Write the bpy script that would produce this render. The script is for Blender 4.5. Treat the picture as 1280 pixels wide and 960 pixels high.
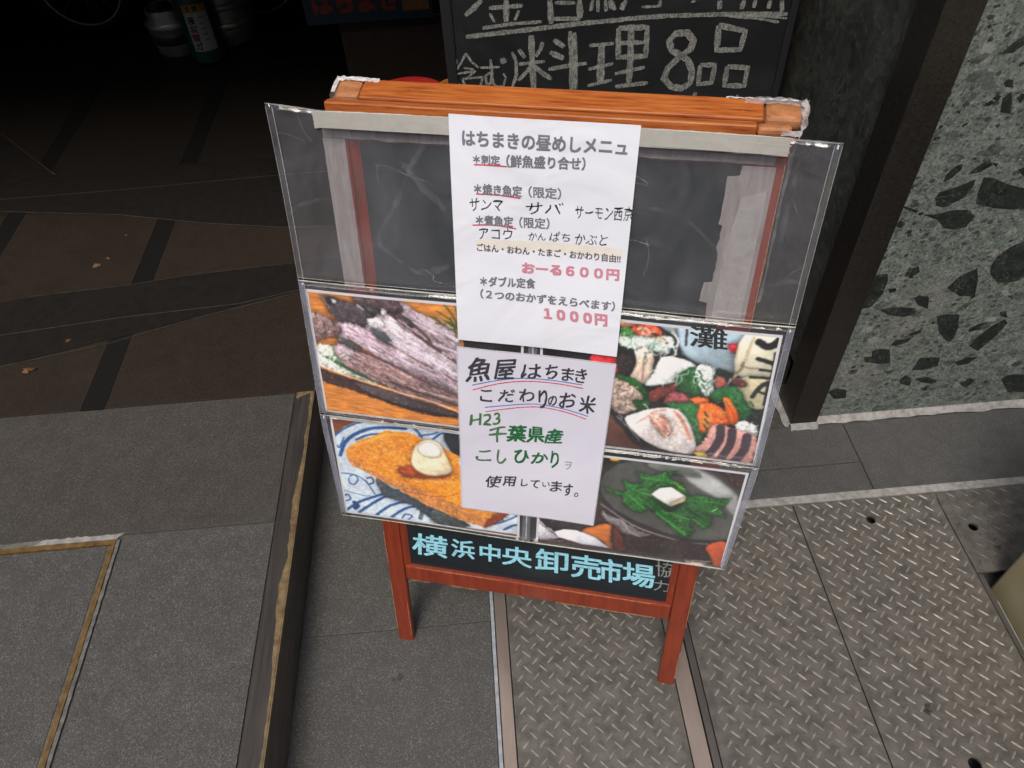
import bpy, bmesh, math, random
import numpy as np
from mathutils import Matrix, Vector
from mathutils.geometry import tessellate_polygon
random.seed(7)
sc = bpy.context.scene
for o in list(bpy.data.objects): bpy.data.objects.remove(o)

# ------------------------------------------------------------ camera
cam_d = bpy.data.cameras.new('camera'); cam = bpy.data.objects.new('camera', cam_d)
sc.collection.objects.link(cam); sc.camera = cam
cam_d.sensor_width = 36.0; cam_d.lens = 36.0*943.0/1280.0
cam_d.clip_start = 0.02; cam_d.clip_end = 2000
CY, CP, CR, CH = 0.02756, 0.83728, -0.06316, 1.401
def cam_axes(yaw, pitch, roll):
    cy, sy, cp, sp = math.cos(yaw), math.sin(yaw), math.cos(pitch), math.sin(pitch)
    f = Vector((sy*cp, cy*cp, -sp)); r = Vector((cy, -sy, 0)); u = r.cross(f)
    cr, sr = math.cos(roll), math.sin(roll)
    return r*cr+u*sr, u*cr-r*sr, f
_r, _u, _f = cam_axes(CY, CP, CR)
cam.matrix_world = Matrix(((_r.x, _u.x, -_f.x, 0), (_r.y, _u.y, -_f.y, 0), (_r.z, _u.z, -_f.z, CH), (0, 0, 0, 1)))

# ------------------------------------------------------------ world, sun, exposure
SUN_EL, SUN_AZ = math.radians(58), math.radians(200)      # azimuth clockwise from +Y: high, behind the camera
w = bpy.data.worlds.new('World'); sc.world = w; w.use_nodes = True
nt = w.node_tree; bg = nt.nodes['Background']; sky = nt.nodes.new('ShaderNodeTexSky')
sky.sky_type = 'NISHITA'; sky.sun_disc = False; sky.sun_elevation = SUN_EL; sky.sun_rotation = SUN_AZ
sky.dust_density = 4.0; sky.air_density = 1.0; sky.ozone_density = 0.6
nt.links.new(sky.outputs[0], bg.inputs[0]); bg.inputs[1].default_value = 0.11
sun_d = bpy.data.lights.new('sun', 'SUN'); sun_d.energy = 1.5; sun_d.angle = math.radians(22); sun_d.color = (1.0, 0.96, 0.90)
sun = bpy.data.objects.new('sun', sun_d); sc.collection.objects.link(sun)
_d = Vector((math.sin(SUN_AZ)*math.cos(SUN_EL), math.cos(SUN_AZ)*math.cos(SUN_EL), math.sin(SUN_EL)))
sun.rotation_euler = _d.to_track_quat('Z', 'Y').to_euler()
vs = sc.view_settings; vs.view_transform = 'Standard'; vs.look = 'None'; vs.exposure = 0.78; vs.gamma = 1.0
sc.cycles.transparent_max_bounces = 24; sc.cycles.max_bounces = 8

# ------------------------------------------------------------ materials
def s2l(c):
    c = [x/255.0 for x in c]
    return tuple(x/12.92 if x <= .04045 else ((x+.055)/1.055)**2.4 for x in c)
class NT:
    def __init__(s, m): s.t = m.node_tree; s.n = s.t.nodes; s.b = s.n['Principled BSDF']; s.out = s.n['Material Output']; s.co = s.n.new('ShaderNodeTexCoord')
    def link(s, a, b): s.t.links.new(a, b)
    def mapping(s, sc_=(1, 1, 1), rot=(0, 0, 0)):
        m = s.n.new('ShaderNodeMapping'); m.inputs['Scale'].default_value = sc_; m.inputs['Rotation'].default_value = rot
        s.link(s.co.outputs['Object'], m.inputs[0]); return m.outputs[0]
    def noise(s, scale, detail=4, rough=.6, vec=None, dist=0):
        n = s.n.new('ShaderNodeTexNoise'); n.inputs['Scale'].default_value = scale; n.inputs['Detail'].default_value = detail
        n.inputs['Roughness'].default_value = rough; n.inputs['Distortion'].default_value = dist
        s.link(vec if vec else s.co.outputs['Object'], n.inputs['Vector']); return n.outputs[0]
    def vor(s, scale, feature='F1', vec=None, out='Distance', rnd=1):
        n = s.n.new('ShaderNodeTexVoronoi'); n.feature = feature; n.inputs['Scale'].default_value = scale; n.inputs['Randomness'].default_value = rnd
        s.link(vec if vec else s.co.outputs['Object'], n.inputs['Vector']); return n.outputs[out]
    def ramp(s, v, stops):
        n = s.n.new('ShaderNodeValToRGB'); e = n.color_ramp.elements
        while len(e) < len(stops): e.new(.5)
        for q, (p, c) in zip(e, stops): q.position = p; q.color = (*c, 1) if not isinstance(c, (int, float)) else (c, c, c, 1)
        s.link(v, n.inputs[0]); return n.outputs[0]
    def mix(s, f, a, b, mode='MIX'):
        n = s.n.new('ShaderNodeMix'); n.data_type = 'RGBA'; n.blend_type = mode
        for i, v in ((0, f), (6, a), (7, b)):
            if hasattr(v, 'is_output'): s.link(v, n.inputs[i])
            elif i == 0: n.inputs[0].default_value = v
            else: n.inputs[i].default_value = (*v, 1)
        return n.outputs[2]
    def math(s, op, a, b=0.0):
        n = s.n.new('ShaderNodeMath'); n.operation = op
        for i, v in ((0, a), (1, b)):
            if hasattr(v, 'is_output'): s.link(v, n.inputs[i])
            else: n.inputs[i].default_value = v
        return n.outputs[0]
    def bump(s, h, strength=.3, dist=.002):
        n = s.n.new('ShaderNodeBump'); n.inputs['Strength'].default_value = strength; n.inputs['Distance'].default_value = dist
        s.link(h, n.inputs['Height']); s.link(n.outputs[0], s.b.inputs['Normal']); return n.outputs[0]
    def col(s, v): s.link(v, s.b.inputs['Base Color'])
def mat(name, color=(.5, .5, .5), rough=.6, metal=0, spec=.5):
    m = bpy.data.materials.new(name); m.use_nodes = True; t = NT(m)
    t.b.inputs['Base Color'].default_value = (*color, 1); t.b.inputs['Roughness'].default_value = rough
    t.b.inputs['Metallic'].default_value = metal; t.b.inputs['Specular IOR Level'].default_value = spec
    return m, t
M = {}
def varied(name, c, rough=.6, metal=0, spec=.5, scale=30, amt=.25, bump=.15, stretch=(1, 1, 1)):
    m, t = mat(name, c, rough, metal, spec)
    n = t.noise(scale, 5, .65, t.mapping(stretch))
    lo = tuple(x*(1-amt) for x in c); hi = tuple(min(1, x*(1+amt)) for x in c)
    t.col(t.ramp(n, [(.3, lo), (.7, hi)]))
    if bump: t.bump(n, bump, .001)
    M[name] = m; return m, t

def granite(name, base, tint, spec_c=(.30, .30, .29), spec_amt=.5, rough=.55):
    m, t = mat(name, base, rough, 0, .4)
    big = t.noise(3.5, 5, .7); mid = t.noise(26, 3, .6); g1 = t.noise(420, 3, .8); g2 = t.vor(640, 'F1', None, 'Color')
    sep = t.n.new('ShaderNodeSeparateColor'); t.link(g2, sep.inputs[0])
    c = t.mix(t.ramp(big, [(.3, 0), (.7, 1)]), base, tint)
    c = t.mix(t.ramp(g1, [(.38, .85), (.50, 0)]), c, tuple(x*.28 for x in base))
    c = t.mix(t.math('MULTIPLY', t.ramp(sep.outputs[0], [(.80, 0), (.95, 1)]), spec_amt*.75), c, spec_c)
    c = t.mix(t.ramp(mid, [(.35, .3), (.65, 0)]), c, tuple(x*.5 for x in base))
    st = t.noise(9, 5, .7, None, .6)
    c = t.mix(t.ramp(st, [(.58, 0), (.72, .5)]), c, tuple(x*.5 for x in base))
    t.col(c); t.bump(g1, .35, .0015); M[name] = m
granite('granite_grey', (0.0693, 0.066, 0.0614), (0.0792, 0.0766, 0.0713))
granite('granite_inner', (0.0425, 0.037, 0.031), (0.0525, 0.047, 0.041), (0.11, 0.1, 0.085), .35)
granite('granite_front_shaded', (.056, .051, .045), (.066, .060, .053), (.19, .18, .16), .4)  # toned-down granite: start of the entrance's light falloff, put into the colour
granite('granite_warm_half_shaded', (.0185, .0128, .0085), (.027, .0185, .0120), (.085, .060, .038), .45)  # brown granite, lighter copy for the first row of the painted falloff
granite('granite_brown_shaded', (0.0121, 0.0088, 0.0063), (0.0169, 0.0121, 0.0085), (0.0363, 0.0257, 0.0166), .3)  # brown granite, darker copy: shade deep in the entrance put into colour
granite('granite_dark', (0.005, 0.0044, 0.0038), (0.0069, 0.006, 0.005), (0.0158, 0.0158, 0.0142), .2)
granite('granite_pave', (0.068, 0.066, 0.0626), (0.085, 0.083, 0.0802), (0.204, 0.204, 0.204), .4)
varied('mortar', (0.2448, 0.238, 0.2244), .9, scale=60, amt=.35, bump=.5)
varied('mortar_dark', (.05, .045, .04), .95, scale=60, amt=.3, bump=.5)
varied('pale_sealant', (0.272, 0.296, 0.32), .6, scale=80, amt=.3, bump=.4)
varied('strip_bronze', (.50, .41, .35), .30, .75, scale=14, amt=.22, bump=.08, stretch=(1, .15, 1))
varied('mortar_dim', (0.1105, 0.1073, 0.0975), .9, scale=70, amt=.5, bump=.5)
varied('frame_brass', (0.1235, 0.0943, 0.052), .5, .2, scale=55, amt=.5, bump=.25)
varied('grime', (.040, .038, .036), .8, scale=200, amt=.3, bump=.1)
varied('angle_steel', (0.12, 0.108, 0.099), .42, .6, scale=18, amt=.35, bump=.1, stretch=(1, .15, 1))
varied('worn_brass', (.185, .130, .068), .5, .25, scale=55, amt=.5, bump=.25)
varied('rust_brass', (0.13, 0.0748, 0.0228), .6, .2, scale=60, amt=.55, bump=.3)
varied('nosing_dark', (0.045, 0.0398, 0.036), .5, .25, scale=25, amt=.4, bump=.2, stretch=(6, .3, 1))
varied('riser_brown', (.105, .090, .072), .5, .1, scale=25, amt=.4, bump=.15, stretch=(1, .5, 3))
varied('street_asphalt', (.06, .06, .06), .9, scale=120, amt=.4, bump=.5)
varied('ceiling_paint', (0.05, 0.0475, 0.045), .9, scale=6, amt=.2, bump=0)
varied('sky_block_wall', (.16, .155, .15), .9, scale=2, amt=.15, bump=0)
varied('window_dark', (.03, .035, .04), .2, scale=2, amt=.2, bump=0)
varied('dark_wall', (0.021, 0.0198, 0.018), .8, scale=4, amt=.3, bump=.1)
varied('rubber_mat', (.0085, .0066, .0052), .7, 0, .25, scale=40, amt=.5, bump=.2)
varied('mat_edge', (0.0468, 0.0432, 0.036), .5, 0, .5, scale=50, amt=.6, bump=.2)
varied('black_granite', (0.016, 0.0136, 0.0124), .32, 0, .5, scale=260, amt=.7, bump=0)
varied('beige_enamel', (0.357, 0.3145, 0.187), .5, scale=15, amt=.12, bump=.05)
varied('dry_leaf', (0.1008, 0.0448, 0.0126), .7, scale=150, amt=.4, bump=.2)
varied('keg_steel', (.52, .50, .45), .32, .65, scale=20, amt=.25, bump=.06)
varied('keg_dark', (.02, .02, .02), .5, scale=20, amt=.3, bump=.05)
varied('cylinder_green', (.008, .065, .040), .38, 0, .5, scale=20, amt=.3, bump=.05)
varied('label_white', (0.375, 0.375, 0.3525), .6, scale=90, amt=.15, bump=0)
varied('label_yellow', (0.372, 0.204, 0.018), .6, scale=90, amt=.2, bump=0)
varied('blue_paint', (0.0019, 0.0163, 0.0289), .5, scale=20, amt=.25, bump=.05)
varied('red_print', (0.1512, 0.0216, 0.0126), .6, scale=60, amt=.3, bump=0)
varied('wood_brown', (.022, .014, .009), .6, scale=30, amt=.4, bump=.2, stretch=(1, 1, 8))
varied('red_plastic', (.60, .035, .035), .35, scale=10, amt=.1, bump=0)
varied('felt', (.040, .040, .055), .6, scale=200, amt=.6, bump=0)
varied('orange_block', (0.15, 0.072, 0.024), .6, scale=30, amt=.2, bump=0)
varied('orange_plastic', (.62, .27, .06), .35, scale=10, amt=.1, bump=0)
varied('tyre', (.012, .012, .012), .8, scale=90, amt=.3, bump=.2)
varied('rim_metal', (.55, .53, .50), .35, .7, scale=30, amt=.2, bump=0)
varied('bicycle_paint', (.10, .10, .11), .35, .2, scale=30, amt=.2, bump=0)
varied('ink', (.012, .012, .016), .6, scale=300, amt=.5, bump=0)
varied('black', (.010, .010, .012), .6, scale=300, amt=.3, bump=0)
varied('grey', (.19, .185, .225), .6, scale=350, amt=.25, bump=0)
varied('dark', (.11, .08, .09), .6, scale=350, amt=.25, bump=0)
varied('pink', (.62, .25, .32), .6, scale=350, amt=.15, bump=0)
varied('green', (.012, .13, .040), .6, scale=300, amt=.5, bump=0)
varied('green2', (.075, .17, .075), .6, scale=300, amt=.6, bump=0)
varied('red', (.62, .05, .10), .6, scale=300, amt=.2, bump=0)
varied('blue', (.08, .19, .50), .6, scale=300, amt=.3, bump=0)
varied('chalk_line', (.25, .26, .25), .9, scale=400, amt=.5, bump=0)
varied('cyan', (.30, .66, .80), .6, scale=180, amt=.22, bump=.1)
varied('photo_white', (.74, .75, .80), .35, scale=60, amt=.03, bump=0)
varied('hilite', (.77, .725, .66), .7, scale=40, amt=.06, bump=0)
varied('hole_black', (.006, .006, .006), .9, scale=40, amt=.2, bump=0)

m, t = mat('tread_steel', (.2, .19, .17), .48, .15)
c = t.mix(t.ramp(t.noise(5, 5, .7), [(.3, 0), (.7, 1)]), (.148, .135, .117), (.112, .105, .093))
c = t.mix(t.ramp(t.noise(38, 5, .75), [(.38, .75), (.6, 0)]), c, (.055, .049, .043))
c = t.mix(t.ramp(t.noise(14, 4, .7, None, 1), [(.62, 0), (.78, .55)]), c, (.11, .075, .05))
c = t.mix(t.ramp(t.noise(3.1, 3, .6, None, .4), [(.66, 0), (.72, .5)]), c, (.05, .045, .04))
t.col(c); r = t.ramp(t.noise(60, 3, .6), [(.3, .38), (.7, .62)]); t.link(r, t.b.inputs['Roughness']); t.bump(t.noise(420, 3, .7), .35, .0006); M['tread_steel'] = m
m, t = mat('tread_bar', (.3, .28, .25), .42, .3)
t.col(t.ramp(t.noise(70, 3, .7), [(.3, (.18, .166, .148)), (.62, (.34, .32, .29))])); M['tread_bar'] = m

# red-brown varnished wood (sign frame) and its worn orange top
m, t = mat('frame_wood', (.3, .06, .03), .38, 0, .5)
gr = t.noise(14, 5, .6, t.mapping((9, .9, 9)))
c = t.ramp(gr, [(.25, (.150, .023, .010)), (.6, (.240, .037, .014)), (.85, (.30, .056, .020))])
wr = t.noise(48, 6, .75, t.mapping((1, .25, 1)))
c = t.mix(t.ramp(wr, [(.64, 0), (.70, .6)]), c, (.26, .10, .05))
t.col(c); t.bump(gr, .15, .0008); M['frame_wood'] = m
m, t = mat('top_wood', (.5, .16, .03), .35, 0, .5)
gr = t.noise(16, 6, .65, t.mapping((1, 14, 14)))
c = t.ramp(gr, [(.3, (.16, .036, .012)), (.48, (.36, .095, .020)), (.72, (.47, .17, .045))])
c = t.mix(t.ramp(t.noise(30, 5, .7, t.mapping((1, 6, 6))), [(.66, 0), (.74, .8)]), c, (.80, .55, .30))
t.col(c); t.bump(gr, .2, .0006); M['top_wood'] = m
varied('end_grain', (.34, .135, .05), .6, scale=60, amt=.4, bump=.2, stretch=(1, 4, 1))
varied('worn_edge', (.42, .20, .10), .6, scale=90, amt=.35, bump=.3)
m, t = mat('slate', (.02, .021, .023), .5, 0, .4)
c = t.mix(t.ramp(t.noise(4, 6, .7, None, 1.2), [(.45, 0), (.75, .5)]), (.010, .011, .012), (.040, .045, .050))
t.col(c); M['slate'] = m
m, t = mat('slate_green', (.02, .021, .023), .45, 0, .4)
c = t.mix(t.ramp(t.noise(3, 6, .7, None, 1.2), [(.4, 0), (.8, .4)]), (.010, .016, .020), (.032, .045, .055))
t.col(c); M['slate_green'] = m

def veil(name, color, alpha_lo, alpha_hi, scale, rough=.5, stretch=(1, 1, 1), contrast=(.3, .7)):
    """translucent film: see-through with a milky, uneven surface"""
    m, t = mat(name, color, rough, 0, .5)
    a = t.ramp(t.noise(scale, 6, .7, t.mapping(stretch), .5), [(contrast[0], alpha_lo), (contrast[1], alpha_hi)])
    t.link(a, t.b.inputs['Alpha']); M[name] = m; return m, t
veil('chalk', (.36, .37, .34), .15, .75, 190, .9, (1, 1, .6), (.32, .66))
veil('tape_white', (0.492, 0.4838, 0.4469), .72, .95, 30, .45)
veil('tape_grey', (0.36, 0.324, 0.3276), .50, .90, 36, .5, (2.5, .4, 1))
veil('tape_clear', (.62, .60, .60), .12, .40, 60, .3)
veil('tape_crumpled', (.74, .71, .70), .30, .95, 75, .3)
veil('weld', (.66, .65, .56), .25, .85, 22, .3, (1, 1, 1), (.38, .62))
veil('crease', (.55, .56, .58), .0, .10, 45, .5, (1, 1, 1), (.4, .65))
veil('weld_soft', (.60, .60, .62), .12, .45, 14, .3)
# clear soft vinyl
def vinyl(name, haze, haze_c, rough=.10):
    m = bpy.data.materials.new(name); m.use_nodes = True; t = NT(m); t.n.remove(t.b)
    tr = t.n.new('ShaderNodeBsdfTransparent'); gl = t.n.new('ShaderNodeBsdfGlossy'); df = t.n.new('ShaderNodeBsdfDiffuse')
    gl.inputs['Roughness'].default_value = rough; df.inputs['Color'].default_value = (*haze_c, 1)
    fr = t.n.new('ShaderNodeFresnel'); fr.inputs['IOR'].default_value = 1.45
    bp = t.n.new('ShaderNodeBump'); bp.inputs['Strength'].default_value = .8; bp.inputs['Distance'].default_value = .007
    t.link(t.noise(9, 3, .5, None, 1.5), bp.inputs['Height'])
    for q in (gl, fr): t.link(bp.outputs[0], q.inputs['Normal'])
    hz = t.ramp(t.noise(7, 6, .65, t.mapping((1, .7, 1)), 1.8), [(.35, haze*.55), (.72, haze*1.5)])
    a = t.n.new('ShaderNodeMixShader'); b = t.n.new('ShaderNodeMixShader')
    t.link(hz, a.inputs[0]); t.link(tr.outputs[0], a.inputs[1]); t.link(df.outputs[0], a.inputs[2])
    geo = t.n.new('ShaderNodeNewGeometry'); t.link(t.math('MULTIPLY', fr.outputs[0], t.math('SUBTRACT', 1.0, geo.outputs['Backfacing'])), b.inputs[0]); t.link(a.outputs[0], b.inputs[1]); t.link(gl.outputs[0], b.inputs[2])
    t.link(b.outputs[0], t.out.inputs[0]); M[name] = m
vinyl('vinyl', .028, (.62, .62, .68)); vinyl('vinyl_edge', .20, (.42, .44, .58))

m, t = mat('paper', (.80, .80, .84), .8, 0, .2)
t.col(t.ramp(t.noise(5, 3, .5), [(.3, (.755, .775, .86)), (.7, (.795, .812, .885))])); t.bump(t.noise(7, 3, .5, None, .8), .8, .008); M['paper'] = m
m, t = mat('laminate', (.70, .70, .80), .28, 0, .5)
t.col(t.ramp(t.noise(6, 3, .5), [(.3, (.64, .63, .75)), (.7, (.71, .70, .79))])); t.bump(t.noise(8, 3, .5, None, 1), .6, .004); M['laminate'] = m
m, t = mat('print', (.5, .5, .5), .3, 0, .5)
at = t.n.new('ShaderNodeVertexColor'); at.layer_name = 'ink'; t.col(at.outputs[0]); M['print'] = m

# green breccia stone of the wall
def stone_wall(name, k):
    m, t = mat(name, (.2, .22, .2), .38, 0, .4)
    warp = t.noise(9, 3, .6)
    c = t.ramp(t.noise(55, 8, .85, None, .5), [(.30, tuple(x*k for x in (.035, .048, .044))), (.44, tuple(x*k for x in (.120, .155, .135))), (.56, tuple(x*k for x in (.215, .245, .220))), (.72, tuple(x*k for x in (.38, .385, .35)))])
    v = t.n.new('ShaderNodeTexVoronoi'); v.inputs['Scale'].default_value = 62; t.link(t.mapping((1, 1, 1.25)), v.inputs['Vector'])
    sep = t.n.new('ShaderNodeSeparateColor'); t.link(v.outputs['Color'], sep.inputs[0])
    f = t.math('MULTIPLY', t.ramp(sep.outputs[0], [(.70, 0), (.72, .85)]), t.ramp(v.outputs['Distance'], [(.30, 1), (.42, 0)]))
    c = t.mix(f, c, tuple(x*k for x in (.035, .042, .040)))
    v2 = t.n.new('ShaderNodeTexVoronoi'); v2.inputs['Scale'].default_value = 150; t.link(t.mapping((1, 1, 1.2)), v2.inputs['Vector'])
    s2 = t.n.new('ShaderNodeSeparateColor'); t.link(v2.outputs['Color'], s2.inputs[0])
    f2 = t.math('MULTIPLY', t.ramp(s2.outputs[0], [(.62, 0), (.65, .7)]), t.ramp(v2.outputs['Distance'], [(.34, 1), (.5, 0)]))
    c = t.mix(f2, c, tuple(x*k for x in (.06, .072, .066)))
    v3 = t.n.new('ShaderNodeTexVoronoi'); v3.inputs['Scale'].default_value = 30; t.link(t.mapping((1, 1, 1.35), (0, .4, 0)), v3.inputs['Vector'])
    s3 = t.n.new('ShaderNodeSeparateColor'); t.link(v3.outputs['Color'], s3.inputs[0])
    f3 = t.math('MULTIPLY', t.ramp(s3.outputs[0], [(.66, 0), (.68, .65)]), t.ramp(v3.outputs['Distance'], [(.36, 1), (.42, 0)]))
    c = t.mix(f3, c, t.ramp(s3.outputs[1], [(.2, tuple(x*k for x in (.075, .090, .082))), (.6, tuple(x*k for x in (.14, .155, .14))), (.9, tuple(x*k for x in (.36, .35, .32)))]))
    sp = t.noise(190, 3, .8); c = t.mix(t.ramp(sp, [(.36, .7), (.44, 0)]), c, tuple(x*k for x in (.045, .055, .05))); c = t.mix(t.ramp(sp, [(.60, 0), (.70, .7)]), c, tuple(x*k for x in (.55, .56, .52)))
    ve = t.ramp(t.math('ABSOLUTE', t.math('SUBTRACT', t.noise(7, 5, .6, None, 1.5), .5)), [(0, .35), (.008, 0)])
    c = t.mix(ve, c, tuple(x*k for x in (.42, .42, .40)))
    c = t.mix(t.ramp(t.noise(2.6, 3, .6), [(.55, 0), (.75, .5)]), c, tuple(x*k for x in (.33, .30, .26)))
    t.col(c); M[name] = m; return m
stone_wall('breccia', .82)
m, t = mat('serpentine', (.05, .05, .05), .3, 0, .45)
c = t.ramp(t.noise(16, 8, .72, None, 1.6), [(.30, (.012, .013, .012)), (.52, (.045, .048, .042)), (.70, (.075, .077, .068))])
ve = t.ramp(t.math('ABSOLUTE', t.math('SUBTRACT', t.noise(6, 6, .65, None, 2.2), .5)), [(0, .7), (.010, 0)])
t.col(t.mix(ve, c, (.14, .14, .125))); M['serpentine'] = m
m, t = mat('clast', (.03, .035, .033), .35, 0, .4)
c = t.ramp(t.noise(45, 7, .8, None, .8), [(.32, (.006, .008, .0075)), (.75, (.040, .048, .043))])
ve = t.ramp(t.math('ABSOLUTE', t.math('SUBTRACT', t.noise(22, 5, .6, None, 1.5), .5)), [(0, .5), (.006, 0)])
t.col(t.mix(ve, c, (.26, .27, .25))); M['clast'] = m
varied('clast_mid', (.070, .080, .073), .38, 0, .4, scale=70, amt=.75, bump=0)

# ------------------------------------------------------------ mesh helpers
def link(o, parent=None):
    sc.collection.objects.link(o)
    if parent: o.parent = parent
    return o
def finish(name, bm, m, parent=None, smooth=False, bevel=0):
    me = bpy.data.meshes.new(name); bm.normal_update(); bm.to_mesh(me); bm.free()
    me.materials.append(M[m])
    if smooth:
        for p in me.polygons: p.use_smooth = True
    o = link(bpy.data.objects.new(name, me), parent)
    if bevel:
        b = o.modifiers.new('bevel', 'BEVEL'); b.width = bevel; b.segments = 2; b.limit_method = 'ANGLE'
    return o
def empty(name, mw=None, loc=(0, 0, 0)):
    o = bpy.data.objects.new(name, None); o.empty_display_size = .1
    if mw is not None: o.matrix_world = mw
    else: o.location = loc
    return link(o)
def tag(o, label=None, cat=None, group=None, kind=None):
    for k, v in (('label', label), ('category', cat), ('group', group), ('kind', kind)):
        if v: o[k] = v
    return o
def add_box(bm, x0, x1, y0, y1, z0, z1, f=lambda a, b, c: (a, b, c)):
    v = [bm.verts.new(f(x, y, z)) for x in (x0, x1) for y in (y0, y1) for z in (z0, z1)]
    for q in ((0, 1, 3, 2), (4, 6, 7, 5), (0, 4, 5, 1), (2, 3, 7, 6), (0, 2, 6, 4), (1, 5, 7, 3)): bm.faces.new([v[i] for i in q])
def box(name, m, x0, x1, y0, y1, z0, z1, parent=None, bevel=0):
    bm = bmesh.new(); add_box(bm, x0, x1, y0, y1, z0, z1); bmesh.ops.recalc_face_normals(bm, faces=bm.faces)
    return finish(name, bm, m, parent, bevel=bevel)
def plate(name, m, outline, holes, z0, z1, parent=None, f=lambda x, y, z: (x, y, z), bevel=0):
    """flat piece of any outline (with holes), real thickness"""
    loops = [outline]+list(holes); pts = [p for l in loops for p in l]
    tris = tessellate_polygon([[Vector((x, y, 0)) for x, y in l] for l in loops])
    bm = bmesh.new(); top = [bm.verts.new(f(x, y, z1)) for x, y in pts]; bot = [bm.verts.new(f(x, y, z0)) for x, y in pts]
    for a, b, c in tris:
        try: bm.faces.new((top[a], top[b], top[c])); bm.faces.new((bot[c], bot[b], bot[a]))
        except ValueError: pass
    k = 0
    for l in loops:
        n = len(l)
        for i in range(n):
            a, b = k+i, k+(i+1) % n
            bm.faces.new((top[a], top[b], bot[b], bot[a]))
        k += n
    bmesh.ops.recalc_face_normals(bm, faces=bm.faces)
    return finish(name, bm, m, parent, bevel=bevel)
def add_lathe(bm, prof, seg=32, c=(0, 0, 0)):
    rings = []
    for r, z in prof: rings.append([bm.verts.new((c[0]+r*math.cos(2*math.pi*i/seg), c[1]+r*math.sin(2*math.pi*i/seg), c[2]+z)) for i in range(seg)])
    for a, b in zip(rings, rings[1:]):
        for i in range(seg): bm.faces.new((a[i], a[(i+1) % seg], b[(i+1) % seg], b[i]))
    for r, (rad, z) in ((rings[0], prof[0]), (rings[-1], prof[-1])):
        if rad > 0: bm.faces.new(r)
    bmesh.ops.remove_doubles(bm, verts=bm.verts, dist=1e-6); bmesh.ops.recalc_face_normals(bm, faces=bm.faces)
def lathe(name, m, prof, parent=None, seg=32, c=(0, 0, 0)):
    bm = bmesh.new(); add_lathe(bm, prof, seg, c); o = finish(name, bm, m, parent, True)
    es = o.modifiers.new('split', 'EDGE_SPLIT'); es.split_angle = math.radians(40); return o
def add_tube(bm, pts, r, seg=8, closed=False):
    pts = [Vector(p) for p in pts]; n = len(pts); rings = []
    for i, p in enumerate(pts):
        if closed: d = pts[(i+1) % n]-pts[i-1]
        else: d = pts[min(i+1, n-1)]-pts[max(i-1, 0)]
        d.normalize(); a = d.orthogonal() if not rings else (last-d*last.dot(d)); a.normalize(); last = a; b = d.cross(a)
        rings.append([bm.verts.new(p+(a*math.cos(t_)+b*math.sin(t_))*r) for t_ in [2*math.pi*k/seg for k in range(seg)]])
    m_ = n if closed else n-1
    for i in range(m_):
        A, B = rings[i], rings[(i+1) % n]
        off = 0
        if closed and i == n-1:
            off = min(range(seg), key=lambda k: (A[0].co-B[k].co).length)
        for k in range(seg): bm.faces.new((A[k], A[(k+1) % seg], B[(k+1+off) % seg], B[(k+off) % seg]))
    if not closed: bm.faces.new(rings[0]); bm.faces.new(rings[-1])
    bmesh.ops.recalc_face_normals(bm, faces=bm.faces)
def tube(name, m, pts, r, parent=None, seg=8, closed=False):
    bm = bmesh.new(); add_tube(bm, pts, r, seg, closed); return finish(name, bm, m, parent, True)
def ribbon(bm, pts, w, f, z0=0.0, z1=None, taper=.75, jitter=0):
    """stroke of a pen or chalk: a flat strip following pts"""
    P_ = [Vector(p) for p in pts]
    # resample with smooth corners
    out = []
    for a, b in zip(P_, P_[1:]):
        k = max(2, int((b-a).length/(w*1.2))+1)
        out += [a.lerp(b, i/k) for i in range(k)]
    out.append(P_[-1]); n = len(out); L = []; R_ = []
    for i, p in enumerate(out):
        d = (out[min(i+1, n-1)]-out[max(i-1, 0)])
        d = d.normalized() if d.length > 1e-9 else Vector((1, 0)); q = Vector((-d.y, d.x))
        ww = w*.5*(1 if 0 < i < n-1 else taper)*(1+random.uniform(-jitter, jitter))
        L.append(bm.verts.new(f(p.x+q.x*ww, p.y+q.y*ww))); R_.append(bm.verts.new(f(p.x-q.x*ww, p.y-q.y*ww)))
    for i in range(n-1): bm.faces.new((L[i], R_[i], R_[i+1], L[i+1]))

FCACHE = {}
def glyphs(s, weight):
    """the outline of a written string as (verts, faces) in its own unit box"""
    if (s, weight) in FCACHE: return FCACHE[(s, weight)]
    cu = bpy.data.curves.new('lettering', 'FONT'); cu.body = s; cu.size = 1; cu.resolution_u = 3; cu.offset = .006*weight; cu.fill_mode = 'BOTH'
    o = link(bpy.data.objects.new('lettering', cu)); dg = bpy.context.evaluated_depsgraph_get(); dg.update()
    me = bpy.data.meshes.new_from_object(o.evaluated_get(dg))
    vv = np.empty(len(me.vertices)*3); me.vertices.foreach_get('co', vv); vv = vv.reshape(-1, 3)[:, :2]
    ff = [tuple(p.vertices) for p in me.polygons]
    bpy.data.objects.remove(o); bpy.data.curves.remove(cu); bpy.data.meshes.remove(me)
    if len(vv):
        lo, hi = vv.min(0), vv.max(0); vv = (vv-lo)/np.maximum(hi-lo, 1e-6)
    FCACHE[(s, weight)] = (vv, ff); return vv, ff
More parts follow.
